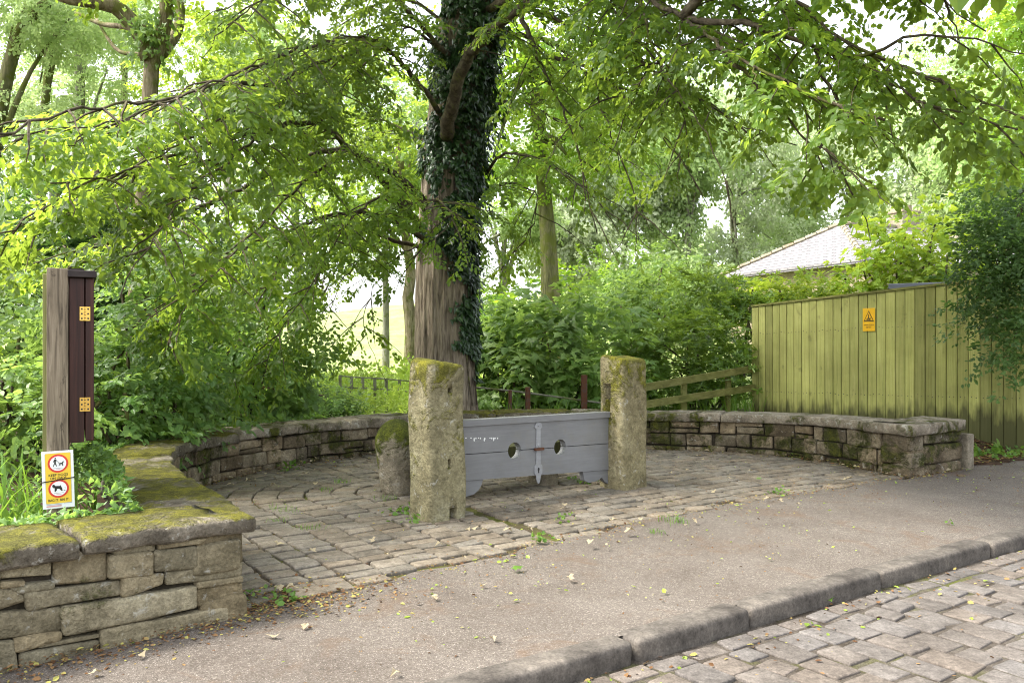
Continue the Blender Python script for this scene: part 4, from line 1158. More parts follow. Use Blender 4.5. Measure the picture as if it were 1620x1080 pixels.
LIMBS = [  # (points as px, py, distance), radius at start, end, kind of growth
 ([(676, 372, 12.1), (640, 330, 11.6), (590, 268, 10.8), (505, 192, 9.5), (455, 150, 8.6), (380, 132, 7.6), (250, 158, 6.3), (110, 178, 5.4), (-40, 228, 4.9)], .085, .010),
 ([(690, 335, 12.1), (640, 290, 11.6), (550, 237, 10.6), (440, 268, 9.6), (335, 322, 8.8), (285, 338, 8.4), (180, 400, 7.6), (90, 430, 7.0)], .080, .012),
 ([(716, 205, 12.1), (610, 75, 10.4), (500, 70, 8.8), (350, 125, 7.0), (190, 190, 5.8), (20, 215, 5.0)], .055, .007),
 ([(730, 110, 12.1), (600, -20, 10.4), (470, -30, 8.6), (360, 40, 7.4)], .05, .008),
 ([(690, 390, 12.1), (640, 360, 11.4), (560, 335, 10.5), (430, 372, 9.2), (310, 440, 8.3), (210, 520, 7.5)], .05, .008),
 ([(685, 400, 12.1), (600, 372, 11.6), (520, 360, 11), (440, 430, 10.2), (385, 520, 9.6), (340, 600, 9.2)], .045, .007),
 ([(690, 340, 12.1), (610, 310, 11.2), (545, 360, 10.2), (500, 440, 9.6), (440, 530, 9.2), (420, 590, 9.0)], .04, .006),
 ([(505, 192, 9.5), (420, 205, 8.4), (250, 255, 6.9), (70, 335, 6.0), (-60, 395, 5.6)], .04, .008),
 ([(335, 322, 8.8), (250, 360, 7.9), (170, 385, 7.2), (60, 395, 6.6), (-40, 420, 6.2)], .03, .006),
 ([(455, 150, 8.6), (400, 220, 7.6), (310, 300, 6.6), (230, 390, 6.0), (190, 470, 5.8)], .025, .006),
 ([(550, 237, 10.6), (470, 300, 9.4), (380, 390, 8.2), (300, 480, 7.4), (260, 560, 7.2)], .03, .006),
 ([(610, 70, 10.4), (480, 110, 8.8), (350, 190, 7.2), (200, 270, 6.0), (80, 290, 5.4)], .035, .007),
 ([(705, 340, 11.8), (690, 315, 11.0), (715, 345, 10.3), (665, 395, 10.0), (640, 420, 9.9)], .03, .006),
 ([(690, 380, 12.1), (640, 400, 11.4), (600, 440, 11.0), (575, 500, 10.8), (590, 560, 10.7), (612, 605, 10.7)], .022, .004),
 ([(620, 360, 11.6), (585, 400, 11.2), (545, 440, 10.8), (520, 500, 10.5), (500, 560, 10.3)], .02, .004),
 ([(707, 215, 11.7), (715, 170, 11.2), (745, 85, 10.6), (830, 12, 9.4), (960, -25, 8.2), (1080, 28, 7.0), (1140, 75, 6.5), (1260, 140, 6.0), (1400, 190, 5.6)], .13, .012),
 ([(825, 20, 10.4), (850, 92, 10.1), (890, 170, 9.7), (912, 235, 9.5), (930, 310, 9.4), (945, 370, 9.4)], .045, .008),
 ([(872, 90, 10.0), (940, 112, 9.2), (1000, 165, 8.5), (1060, 232, 8.0), (1105, 300, 7.8)], .035, .006),
 ([(760, 20, 12.0), (1000, -90, 9.0), (1200, -30, 7.2), (1350, 70, 6.2), (1500, 135, 5.6), (1640, 195, 5.2)], .075, .010),
 ([(1080, 28, 7.0), (1200, 45, 6.6), (1340, 95, 6.2), (1450, 155, 5.8), (1610, 205, 5.4)], .04, .008),
 ([(1140, 75, 6.5), (1225, 170, 6.4), (1300, 240, 6.2), (1380, 290, 6.1)], .025, .005),
 ([(770, 275, 12.4), (800, 242, 11.4), (870, 262, 10.4), (960, 330, 9.8), (1030, 395, 9.6)], .035, .006),
 ([(770, 300, 12.6), (800, 290, 12), (850, 310, 11.4), (830, 380, 11.2), (790, 420, 11.2)], .03, .005),
 ([(1000, -50, 8.0), (1040, 90, 7.2), (1115, 215, 6.8), (1160, 310, 6.7)], .03, .005),
 ([(900, -60, 9.0), (1000, 50, 8.1), (1070, 150, 7.6), (1090, 250, 7.5)], .03, .005),
 ([(1200, -30, 7.2), (1280, 60, 6.6), (1330, 170, 6.3), (1440, 230, 6.0)], .03, .006),
 ([(830, 10, 9.4), (960, 60, 8.6), (1060, 130, 7.8), (1180, 200, 7.0), (1260, 230, 6.6)], .03, .006),
 ([(1100, -60, 8.0), (1180, 30, 7.0), (1240, 110, 6.6), (1290, 200, 6.4), (1330, 300, 6.5)], .028, .005),
 ([(940, 112, 9.2), (960, 200, 8.8), (1000, 290, 8.6), (1010, 380, 8.7)], .022, .004),
 ([(760, 60, 12.6), (850, 60, 12.4), (950, 120, 12), (1060, 170, 11.6), (1180, 220, 11.2)], .05, .008),
 ([(760, 180, 12.6), (820, 160, 13.0), (920, 210, 13.2), (1020, 270, 13.2)], .04, .008),
 ([(730, 60, 12.6), (640, 0, 13.2), (540, 40, 13.6), (440, 120, 13.8)], .05, .008),
 ([(712, 250, 12.6), (650, 210, 13.2), (580, 190, 13.8), (500, 240, 14.2)], .04, .008),
]
LIMBS += [([(1340, 95, 6.2), (1430, 60, 5.8), (1540, 60, 5.5), (1660, 110, 5.2)], .02, .005), ([(1200, -30, 7.2), (1330, -60, 6.6), (1450, -20, 6.2), (1560, 50, 5.9)], .03, .006), ([(730, 110, 12.1), (640, 40, 11.4), (560, 60, 10.8), (480, 100, 10.2)], .04, .006), ([(610, 70, 10.4), (560, 120, 9.8), (520, 180, 9.4), (450, 220, 9.0)], .02, .005), ([(825, 20, 10.4), (940, -40, 9.5), (1060, -20, 8.8), (1170, 60, 8.3), (1240, 150, 8.0)], .035, .006)]
SHADE_LIMBS = [([(1080, 28, 7.0), (1250, -150, 6.2), (1450, -250, 5.6), (1650, -260, 5.2)], .06, .02), ([(1000, -90, 9.0), (1150, -250, 7.5), (1300, -420, 6.4), (1500, -620, 5.6)], .06, .02), ([(830, 12, 9.4), (950, -200, 8.2), (1050, -420, 7.2), (1150, -700, 6.2)], .06, .02), ([(788, -300, 12.2), (1000, -420, 10.5), (1200, -520, 9.5), (1420, -520, 9)], .08, .02),  # unseen limbs above the view, added to shade the canopy and forecourt
         ([(772, -130, 12.2), (600, -320, 10.5), (400, -420, 8.5), (150, -420, 7)], .10, .02), ([(772, -130, 12.2), (1000, -330, 10), (1250, -420, 8), (1500, -350, 7)], .10, .02),
         ([(788, -300, 12.2), (700, -520, 9.5), (620, -800, 7.0)], .09, .02), ([(788, -300, 12.2), (900, -560, 9.5), (1050, -900, 7.0)], .09, .02),
         ([(788, -300, 12.2), (820, -420, 14.5), (860, -480, 17)], .08, .02), ([(760, -60, 12.2), (560, -240, 13.5), (380, -250, 15)], .08, .02), ([(770, -100, 12.2), (980, -220, 14), (1180, -200, 16)], .08, .02)]
def keep_spray(p):
    d = p[1]
    if d < 3.6: return False
    x = 810 + F * p[0] / d; y = 540 - F * (p[2] - H) / d
    if y > 585 and x > 520: return False
    if x > 40 and x < 175 and y > 330 and d < 5.3: return False
    if 640 < x < 775 and y > 415: return False
    if 690 < x < 800 and 60 < y < 290 and d < 12.0: return R.random() < .06
    if 640 < x < 720 and 110 < y < 300 and d < 12.0: return R.random() < .18
    if 505 < x < 650 and y > 425: return R.random() < .62
    if x > 760 and y > 430: return R.random() < .08
    if 1120 < x < 1420 and y > 325: return R.random() < .14
    if x > 860 and y > 180: return R.random() < np.interp(y, [180, 400], [.7, .2])
    if x > 1400 and y < 110: return R.random() < .7
    if 835 < x < 905 and 170 < y < 500: return R.random() < .4
    if x > 1180 and y > 240: return R.random() < .55
    if x > 1380 and y > 270: return False
    if 190 < x < 310 and y < 105: return False
    if x < 340 and y < 120: return R.random() < .10
    if x < 200 and y < 150: return R.random() < .25
    if x < 210 and y > 420: return R.random() < .2
    if y > 660: return False
    return True
tw = MB(); SP, SD, SU, SS = [], [], [], []
def out_of_view(p):
    d = p[1]
    x = 810 + F * p[0] / max(d, .1); y = 540 - F * (p[2] - H) / max(d, .1)
    return d < .5 or d > 12.5 or y < -110 or x < -150 or x > 1770
def grow(pts3, r0, r1, dens=5.2, reach=1.05, sc=.50, t0=.16, filt=True):
    path = catmull(pts3, .12)
    path[1:-1] += R.normal(0, .012, path[1:-1].shape)
    L = np.linalg.norm(np.diff(path, axis=0), axis=1).sum(); n = len(path)
    b = MB(); b.tube(path, .8 * (r1 + (r0 - r1) * np.linspace(1, 0, n) ** 1.8), 9); b.build('limb', M['limb'], bt, smooth=True)
    ns_ = max(6, int(L * dens))
    for k in range(ns_):
        t = t0 + (1 - t0) * (k + R.random()) / ns_
        i = min(n - 2, int(t * (n - 1)))
        p = path[i]; tg = nrm(path[i + 1] - path[i])
        hp = nrm(np.cross(tg, (0, 0, 1.0))) * (1 if k % 2 else -1)
        d = nrm(tg * R.uniform(.3, .8) + hp * R.uniform(.5, 1.0) + np.array((0, 0, R.uniform(-.45, .15))))
        ln = reach * R.uniform(.45, 1.1) * (1 - .45 * t)
        q = np.linspace(0, 1, 6)[:, None]
        sub = p + d * ln * q + np.array((0, 0, -1.0)) * (.24 * ln * q ** 2) + R.normal(0, .015, (6, 3)) * q
        if filt and not keep_spray(sub[3]): continue
        if not filt and not (out_of_view(sub[3]) and out_of_view(sub[5])): continue
        tw.tube(sub, np.linspace(min(.011, r0 * .4), .003, 6), 4)
        m = max(3, int(ln / .125))
        for j_ in range(m):
            s = .18 + .82 * (j_ + R.random() * .6) / m
            ii = min(4, int(s * 5)); pp = sub[ii] + (sub[ii + 1] - sub[ii]) * (s * 5 - ii); tt = nrm(sub[ii + 1] - sub[ii])
            sd_ = nrm(np.cross(tt, (0, 0, 1.0))) * (1 if j_ % 2 else -1)
            if filt and not keep_spray(pp): continue
            if not filt and not out_of_view(pp): continue
            SP.append(pp); SD.append(tt * .7 + sd_ * R.uniform(.2, .95) + np.array((0, 0, R.uniform(-.45, 0.0))))
            SU.append((R.normal(0, .28), R.normal(0, .28), 1)); SS.append(sc * R.uniform(.6, 1.1))
for pts, r0, r1 in LIMBS:
    mx = max(1.0, np.mean([q[2] for q in pts]) / 8.0)
    grow([P(*q) for q in pts], r0, r1, reach=.95 * mx ** .7, sc=.41)
for pts, r0, r1 in SHADE_LIMBS: grow([P(*q) for q in pts], r0, r1, dens=3.0, reach=2.0, sc=1.15, filt=False)
fol = MB(); place(fol, 'beech', SP, SD, SU, SS)
tw.build('twigs', M['limb'], bt); fol.build('foliage', M['leaf'], bt)
print('main tree sprays', len(SP))

# ivy on the right of the trunk
iv = thing('climbing_ivy', 'dark ivy climbing the right side of the great tree trunk', 'ivy', TB_ + np.array((.45, -.2, 0)))
n = 15000
yy = R.uniform(-120, 600, n)
ph = R.uniform(-1, 1, n)
a0 = np.interp(yy, [-120, 100, 230, 300, 340, 420, 520, 600], [-165, -150, -142, -150, -125, -65, -32, -12]); a1 = np.interp(yy, [-120, 300, 600], [120, 110, 75])
ang = np.radians((a0 + a1) / 2 + ph * (a1 - a0) / 2 + R.normal(0, 10, n) + 22 * np.sin(yy * .045) + 14 * np.sin(yy * .11 + 1) * (ph < 0))
zw = H - (yy - 540) / F * D0
o_ = np.argsort(path[:, 2]) if False else None
tpth = catmull([P(x, y, D0) for x, y, _ in tp], .12)
cx = np.interp(zw, tpth[:, 2], tpth[:, 0]); cr = np.interp(zw, zz, rr)
bul = np.abs(R.normal(0, .055, n)) * np.interp(yy, [-120, 250, 420, 600], [2.6, 2.0, 1.0, .6]) * (1 + .7 * np.cos(ang).clip(0, 1)) * (.6 + .5 * np.sin(yy * .05) * np.sin(ang * 3))
dirs = np.column_stack((np.cos(ang), np.sin(ang), np.zeros(n)))
kp = ~((np.sin(yy * .021 + 1.0 + .5 * np.sin(np.degrees(ang) * .13)) > .72) & (np.degrees(ang) < -78 + 22 * np.sin(yy * .09)) & (yy > 40) & (R.random(n) < .92))
pos = np.column_stack((cx, np.full(n, D0), zw)) + dirs * (cr + .015 + bul)[:, None]
lv, lf = leaves('ivy', pos[kp], (np.column_stack((R.normal(0, .5, n), R.normal(0, .5, n), -np.ones(n))) + dirs * .5)[kp], (dirs + R.normal(0, .35, (n, 3)) + np.array((0, 0, .35)))[kp], R.uniform(.06, .115, n)[kp])
b = MB(); b.add(lv, lf); b.build('foliage', M['ivy'], iv)
b = MB()
for k in range(7):
    a = rad(-30 + 18 * k); ys = np.linspace(640, -60, 30)
    z_ = H - (ys - 540) / F * D0
    aa = a + .15 * np.sin(ys * .02 + k)
    b.tube(np.column_stack((np.interp(z_, tpth[:, 2], tpth[:, 0]) + np.cos(aa) * np.interp(z_, zz, rr) * 1.04, D0 + np.sin(aa) * np.interp(z_, zz, rr) * 1.04, z_)), .014, 5)
b.build('stems', M['limb'], iv)

# ------------------------------------------------------------------ shrubs and trees of the background
def blob_sprays(mb, kind, c, r, n, sc, droop=.3, hollow=.55):
    c, r = np.asarray(c, float), np.asarray(r, float)
    u = nrm(R.normal(size=(n, 3))); q = (hollow ** 3 + (1 - hollow ** 3) * R.random(n)) ** (1 / 3)
    lump = 1 + .18 * np.sin(u[:, 0] * 5 + c[0]) * np.sin(u[:, 2] * 6 + c[2]) + .12 * np.sin(u[:, 1] * 9 + c[1])
    p = c + u * r * (q * lump)[:, None]
    d = u * .9 + R.normal(0, .5, (n, 3)); d[:, 2] = d[:, 2] * .5 - droop
    up = np.column_stack((R.normal(0, .4, n), R.normal(0, .4, n), np.ones(n))) + u * .3
    place(mb, kind, p, d, up, sc * R.uniform(.65, 1.25, n))
def shrub(name, label, cat, blobs, kind, mat, n, sc, droop=.2, stems=True, bark='limb', group=None, hollow=.5):
    """blobs: (px, py, distance, radius across, radius up)"""
    cs = [(P(x, y, d), np.array((rx, rx * .9, rz))) for x, y, d, rx, rz in blobs]
    c0 = np.mean([c for c, _ in cs], 0); g_ = gh(c0[0], c0[1])
    t_ = thing(name, label, cat, (c0[0], c0[1], g_), group)
    mb = MB(); vol = np.array([r.prod() ** .7 for _, r in cs]); vol /= vol.sum()
    for (c, r), w_ in zip(cs, vol): blob_sprays(mb, kind, c, r, max(12, int(n * w_)), sc, droop, hollow)
    mb.build('foliage', M[mat], t_)
    if stems:
        b = MB()
        for c, r in cs:
            for k in range(3):
                e = c + R.normal(0, .4, 3) * r; s_ = np.array((c0[0] + R.normal(0, .15), c0[1] + R.normal(0, .15), g_ - .1))
                if np.linalg.norm(c[:2] - c0[:2]) > 1.2: s_[:2] = c[:2] + R.normal(0, .2, 2); s_[2] = gh(*s_[:2]) - .1
                b.tube(catmull([s_, (s_ + e) / 2 + R.normal(0, .12, 3), e], .2), np.linspace(.03, .008, len(catmull([s_, (s_ + e) / 2, e], .2)))[:1].repeat(1) if False else .018, 5)
        b.build('stems', M[bark], t_)
    return t_
def tree(name, label, px, d, trunk, blobs, kind, mat, n, sc, r0, bark='greybark', droop=.3, group=None, hollow=.45, limbs=True, cat='tree'):
    """trunk: list of (px, py) from the foot upwards; blobs as in shrub"""
    foot = P(px, 540, d); g_ = gh(foot[0], foot[1])
    t_ = thing(name, label, cat, (foot[0], foot[1], g_), group)
    pts = [np.array((foot[0], foot[1], g_ - .2))] + [P(x, y, d) for x, y in trunk]
    path = catmull(pts, .3)
    b = MB(); b.tube(path, np.linspace(r0, r0 * .45, len(path)) * (1 + .35 * np.exp(-np.arange(len(path)) * .8)), 14, lobes=lambda t, a, z: 1 + .06 * np.sin(4 * a + z) + .03 * np.sin(9 * a))
    if limbs:
        for x, y, dd, rx, rz in blobs:
            e = P(x, y, dd); s_ = path[int(len(path) * R.uniform(.55, .98)) - 1]
            lp = catmull([s_, s_ * .5 + e * .5 + np.array((0, 0, .12 * np.linalg.norm(e - s_))), e], .3)
            b.tube(lp, np.linspace(r0 * .38, r0 * .08, len(lp)), 7)
    b.build('trunk', M[bark], t_, smooth=True)
    mb = MB(); cs = [(P(x, y, dd), np.array((rx, rx * .9, rz))) for x, y, dd, rx, rz in blobs]
    vol = np.array([r.prod() ** .7 for _, r in cs]); vol /= vol.sum()
    for (c, r), w_ in zip(cs, vol): blob_sprays(mb, kind, c, r, max(10, int(n * w_)), sc, droop, hollow)
    mb.build('crown', M[mat], t_)
    return t_, path

# behind the wall, centre and right
shrub('sycamore_shrub', 'broad leaved green shrub growing behind the stocks, right of the big trunk', 'shrub', [(840, 560, 14.2, .8, .75), (910, 545, 14.4, .8, .85), (800, 600, 13.8, .5, .5), (960, 590, 14, .7, .6), (850, 520, 14.8, .6, .4)], 'palm', 'nettle', 560, .50)
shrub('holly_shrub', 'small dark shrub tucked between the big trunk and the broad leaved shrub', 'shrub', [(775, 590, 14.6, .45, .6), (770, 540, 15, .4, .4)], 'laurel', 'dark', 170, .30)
shrub('laurel_bush', 'dense glossy laurel bush left of the green board fence end', 'bush', [(1150, 520, 15.2, .85, .95), (1090, 560, 14.4, .85, .8), (1165, 590, 14.6, .6, .55), (1110, 475, 15.6, .7, .5), (1040, 590, 14.2, .6, .5)], 'laurel', 'rhodo', 820, .34)
shrub('tall_laurel', 'bright yellow green laurel rising above the left half of the green fence', 'bush', [(1250, 470, 16, .8, .34), (1330, 470, 15.5, .7, .32), (1195, 472, 16.2, .8, .36), (1290, 485, 15.8, .9, .32)], 'laurel', 'maple', 420, .36, hollow=.2)
shrub('elder_bush', 'light green bush beyond the right stone post, below the pale trees', 'bush', [(1010, 500, 17, 1.0, .8), (960, 490, 18, .8, .5), (1060, 480, 17, .8, .7), (1030, 430, 18.5, .9, .6)], 'beech', 'nettle', 420, .55)
shrub('maple_bush', 'bright yellow green maple bush standing above the right half of the green fence', 'bush', [(1415, 410, 15.2, .6, .5), (1470, 400, 15, .7, .55), (1370, 440, 15.4, .4, .28), (1450, 365, 15.4, .5, .32), (1500, 430, 14.8, .55, .4)], 'palm', 'maple', 300, .42, .15)
tree('yew_tree', 'dark evergreen overhanging the right end of the green board fence', 1690, 9.4, [(1685, 480), (1670, 330), (1660, 220)], [(1625, 460, 9.3, .36, .5), (1605, 390, 9.3, .42, .5), (1640, 520, 9.2, .34, .40), (1570, 430, 9.4, .36, .30), (1585, 340, 9.5, .40, .35), (1640, 330, 9.3, .5, .5), (1545, 470, 9.5, .20, .13), (1600, 545, 9.3, .22, .16), (1560, 505, 9.4, .22, .10), (1625, 580, 9.2, .15, .14)], 'fine', 'yew', 640, .40, .07, 'limb', .35)
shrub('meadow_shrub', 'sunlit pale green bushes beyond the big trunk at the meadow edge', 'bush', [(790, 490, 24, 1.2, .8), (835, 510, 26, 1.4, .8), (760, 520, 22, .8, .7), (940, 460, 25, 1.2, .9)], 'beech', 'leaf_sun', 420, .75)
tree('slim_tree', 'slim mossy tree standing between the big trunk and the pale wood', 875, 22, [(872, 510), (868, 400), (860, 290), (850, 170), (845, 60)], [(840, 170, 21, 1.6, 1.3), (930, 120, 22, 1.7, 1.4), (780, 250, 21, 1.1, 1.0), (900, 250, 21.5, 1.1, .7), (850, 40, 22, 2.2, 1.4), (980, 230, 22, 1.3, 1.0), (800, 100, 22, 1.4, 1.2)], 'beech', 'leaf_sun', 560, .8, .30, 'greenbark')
tree('field_tree', 'thin trunk seen just left of the big tree across the meadow', 648, 24, [(650, 520), (645, 470), (650, 430), (638, 340), (630, 200)], [(600, 260, 24, 2.0, 1.6), (660, 200, 24, 2.0, 1.6), (560, 330, 24, 1.3, 1.0), (640, 340, 24, 1.0, .8)], 'beech', 'leaf', 420, .8, .21, 'mossbark')

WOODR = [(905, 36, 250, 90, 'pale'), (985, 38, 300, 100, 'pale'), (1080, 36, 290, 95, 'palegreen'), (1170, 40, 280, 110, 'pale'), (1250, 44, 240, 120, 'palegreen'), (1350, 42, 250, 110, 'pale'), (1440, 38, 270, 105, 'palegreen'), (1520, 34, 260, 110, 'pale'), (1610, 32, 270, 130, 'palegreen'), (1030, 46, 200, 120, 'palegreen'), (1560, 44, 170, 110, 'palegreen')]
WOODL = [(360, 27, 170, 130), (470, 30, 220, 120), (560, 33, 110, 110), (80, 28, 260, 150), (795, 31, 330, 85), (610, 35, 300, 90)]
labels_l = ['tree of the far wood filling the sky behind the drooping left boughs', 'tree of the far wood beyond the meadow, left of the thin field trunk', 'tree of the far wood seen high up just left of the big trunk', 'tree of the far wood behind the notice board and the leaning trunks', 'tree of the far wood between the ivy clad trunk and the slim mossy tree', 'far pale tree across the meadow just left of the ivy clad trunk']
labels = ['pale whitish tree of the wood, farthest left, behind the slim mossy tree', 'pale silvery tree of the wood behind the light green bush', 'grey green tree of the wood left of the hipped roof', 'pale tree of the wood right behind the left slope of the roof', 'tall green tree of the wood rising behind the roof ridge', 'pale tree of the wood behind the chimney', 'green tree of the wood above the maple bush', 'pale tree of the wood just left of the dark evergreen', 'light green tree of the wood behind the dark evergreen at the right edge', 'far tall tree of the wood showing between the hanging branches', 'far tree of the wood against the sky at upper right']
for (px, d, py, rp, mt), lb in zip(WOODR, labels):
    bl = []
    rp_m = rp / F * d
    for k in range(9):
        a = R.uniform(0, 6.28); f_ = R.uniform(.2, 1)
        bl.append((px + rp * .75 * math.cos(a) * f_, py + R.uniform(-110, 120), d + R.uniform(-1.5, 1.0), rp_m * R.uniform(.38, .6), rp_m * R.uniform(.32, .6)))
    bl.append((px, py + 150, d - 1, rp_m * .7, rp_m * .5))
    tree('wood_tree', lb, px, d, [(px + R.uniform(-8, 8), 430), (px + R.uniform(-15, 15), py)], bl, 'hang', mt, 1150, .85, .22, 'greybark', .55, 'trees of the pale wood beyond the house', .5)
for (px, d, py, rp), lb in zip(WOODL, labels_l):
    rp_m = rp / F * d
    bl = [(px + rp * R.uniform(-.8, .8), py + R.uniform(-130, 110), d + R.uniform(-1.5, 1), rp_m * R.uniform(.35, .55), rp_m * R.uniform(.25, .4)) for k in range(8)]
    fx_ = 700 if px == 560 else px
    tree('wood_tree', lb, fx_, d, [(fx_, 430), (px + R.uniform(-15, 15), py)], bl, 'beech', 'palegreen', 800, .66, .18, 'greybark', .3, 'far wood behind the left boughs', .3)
tree('ash_tree', 'light green leafy tree leaning in at the upper right edge of the view', 1700, 15, [(1690, 380), (1670, 200), (1660, 50)], [(1610, 80, 14.6, .8, .9), (1640, 210, 14.8, 1.0, 1.0), (1590, 190, 15, .5, .5), (1620, 300, 15, .8, .6), (1600, 20, 14.5, .6, .5), (1660, -20, 15, 1.0, 1.0)], 'beech', 'leaf_sun', 380, .55, .14, 'limb')

# left wood: trunks against the sky
def wood_left(label, px, d, tr, r0, seed, bark='greenbark', blobs=()):
    return tree('wood_tree', label, px, d, tr, blobs, 'beech', 'palegreen', 230 * len(blobs), .36, r0, bark, .3, 'trees of the wood on the left', .05)
wood_left('leaning forked tree of the left wood against the sky, at the upper left corner', -30, 15, [(-15, 300), (5, 150), (22, 80), (45, 30), (80, 0), (140, -60)], .19, 1, 'greenbark', [(20, 40, 15, 1.2, .5), (110, 30, 15, 1.1, .5), (30, 200, 15.2, 1.0, .5), (60, -30, 15, 1.5, .8)])
wood_left('straight trunk of the left wood, second from the upper left corner', 60, 17, [(66, 260), (76, 120), (82, 60), (95, 0), (100, -60)], .13, 2, 'greenbark', [(90, 60, 17, .9, .5), (60, 150, 17, 1.0, .5), (120, -10, 17, 1.4, .8)])
wood_left('broad grey trunk of the left wood, third from the upper left corner', 122, 19, [(124, 260), (126, 110), (128, 20), (125, -60)], .20, 3, 'greybark', [(140, 40, 19, 1.4, .7), (170, 110, 19, 1.0, .6), (110, -20, 19, 1.5, .8)])
wood_left('slender trunk of the left wood glimpsed between the leaning and the mossy trees', 195, 21, [(196, 300), (198, 100), (203, 0), (205, -60)], .12, 4, 'greenbark', [(230, 60, 21, 1.4, .9), (190, 170, 21, 1.0, .6), (180, -10, 21, 1.6, .9)])
o, path = tree('mossy_tree', 'mossy forked tree with ivy in its fork at the upper left', 215, 10.2, [(222, 400), (236, 200), (240, 105), (256, 60), (264, 20), (262, -30), (268, -120)], [(230, -80, 10, 1.2, .6), (330, -60, 10, 1.2, .6), (300, 80, 11.5, .7, .5), (380, 60, 12, 1.2, .8), (330, 160, 12.5, 1.0, .8)], 'beech', 'leaf', 330, .38, .15, 'mossbark', limbs=False)
b = MB()
lp = catmull([P(*q) for q in ((238, 95, 10.2), (228, 62, 10.15), (205, 32, 10.1), (180, 10, 10.0), (140, 2, 9.9), (95, -6, 9.8), (50, -40, 9.7))], .1)
b.tube(lp, np.linspace(.125, .05, len(lp)), 12)
for q, r0, r1 in (([(238, 70, 10.3), (205, 45, 10.6), (160, 38, 10.8), (120, 20, 11)], .05, .02), ([(246, 85, 10.3), (225, 86, 10.5), (190, 82, 10.7), (170, 60, 10.8), (150, 25, 11)], .035, .015), ([(255, 85, 10.4), (280, 50, 10.8), (285, 10, 11), (275, -40, 11)], .08, .05)):
    lp = catmull([P(*p_) for p_ in q], .1); b.tube(lp, np.linspace(r0, r1, len(lp)), 9)
b.build('limb', M['mossbark'], o, smooth=True)
mb = MB(); n = 420
pv_ = np.array([P(232, 55, 10.1)] * n) + R.normal(0, 1, (n, 3)) * (.13, .12, .17)
mb.add(*leaves('ivy', pv_, R.normal(0, .6, (n, 3)) + (0, 0, -1), R.normal(0, .5, (n, 3)) + (0, -1, .5), R.uniform(.05, .09, n))); struct(mb.build('ivy_clump', M['nettle'], o), 'stuff')

# undergrowth behind the left wall
shrub('nettle_bank', 'bright green nettles and brambles beyond the notice board at the left edge', 'nettles', [(30, 640, 7.2, .65, .55), (-40, 600, 7.6, .8, .8), (120, 660, 7.6, .6, .5), (60, 560, 8.4, .8, .6), (-60, 500, 8.5, .9, .8)], 'beech', 'nettle', 430, .42, .25)
shrub('hazel_bush', 'leafy green bush just right of the notice board above the mossy wall', 'bush', [(205, 600, 8.0, .65, .75), (175, 680, 7.4, .42, .40), (250, 660, 8.2, .5, .42), (240, 520, 8.6, .8, .7)], 'beech', 'mid', 420, .42, .35)
shrub('elm_bush', 'big drooping dark green bush above the curve of the wall', 'bush', [(330, 590, 10.2, .95, .85), (400, 570, 10.8, .9, .7), (300, 500, 10.6, 1.0, .8), (370, 640, 10.8, .6, .40), (350, 440, 11, 1.0, .8)], 'beech', 'mid', 720, .46, .45)
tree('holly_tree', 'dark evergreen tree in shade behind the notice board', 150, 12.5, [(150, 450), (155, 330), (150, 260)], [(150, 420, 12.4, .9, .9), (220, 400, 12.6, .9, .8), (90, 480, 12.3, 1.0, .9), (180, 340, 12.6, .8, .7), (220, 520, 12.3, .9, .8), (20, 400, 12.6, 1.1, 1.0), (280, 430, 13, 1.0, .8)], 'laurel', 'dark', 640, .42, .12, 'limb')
shrub('thorn_bush', 'shaded hedge of bushes closing the gap below the left wood', 'hedge', [(-30, 450, 14.5, 1.8, 1.6), (80, 560, 14, 1.5, 1.2), (260, 560, 15, 1.5, 1.0), (180, 300, 15.5, 1.5, 1.3), (330, 360, 16, 1.5, 1.3), (430, 420, 17, 1.3, .9), (60, 340, 16, 1.4, 1.0)], 'beech', 'leaf', 640, .7, .3)
shrub('willow_bush', 'grey green low bush at the foot of the left wall curve, before the bracken', 'bush', [(500, 632, 13.0, .45, .22), (535, 645, 13.2, .3, .16), (455, 652, 12.4, .40, .2)], 'fine', 'mid', 330, .42, .2)

# ------------------------------------------------------------------ small plants and ground litter
def blades(mb, base, n, spread, hgt, wid, lean, rng):
    """long arching leaves"""
    for k in range(n):
        a = rng.uniform(0, 6.28); p = np.asarray(base) + np.array((rng.normal(0, spread), rng.normal(0, spread), 0))
        h_ = hgt * rng.uniform(.55, 1.1); ln = lean * rng.uniform(.2, 1.2) * h_
        d = np.array((math.cos(a), math.sin(a), 0)); sd_ = np.array((-d[1], d[0], 0))
        t = np.linspace(0, 1, 7)
        c = p + t[:, None] * ez * h_ * (1 - .25 * t[:, None] * lean) + d * (ln * t ** 2)[:, None] - ez * (.35 * ln * t ** 3)[:, None]
        w_ = wid * rng.uniform(.7, 1.2) * np.sqrt(np.clip(1 - t, 0, 1)) * .5
        tw_ = sd_ * math.cos(a * 3) + d * math.sin(a * 3) * .6
        v = np.concatenate((c - tw_ * w_[:, None], c + tw_ * w_[:, None])); m = len(t)
        mb.add(v, np.array([[i, i + 1, m + i + 1, m + i] for i in range(m - 1)]))
rb = np.random.default_rng(21)
for px, d, lb in ((20, 4.75, 'clump of long green iris leaves at the left edge beside the mossy wall'), (66, 4.9, 'clump of long green iris leaves growing round the foot of the dog sign'), (112, 5.1, 'low clump of iris leaves right of the dog sign')):
    c = P(px, 540, d); c[2] = gh(c[0], c[1])
    mb = MB(); blades(mb, c, 46 if px < 100 else 22, .13, .78 if px < 100 else .55, .028, .7, rb)
    tag(mb.build('iris_plant', M['blade'], origin=c), lb, 'iris', 'iris clumps behind the left wall')
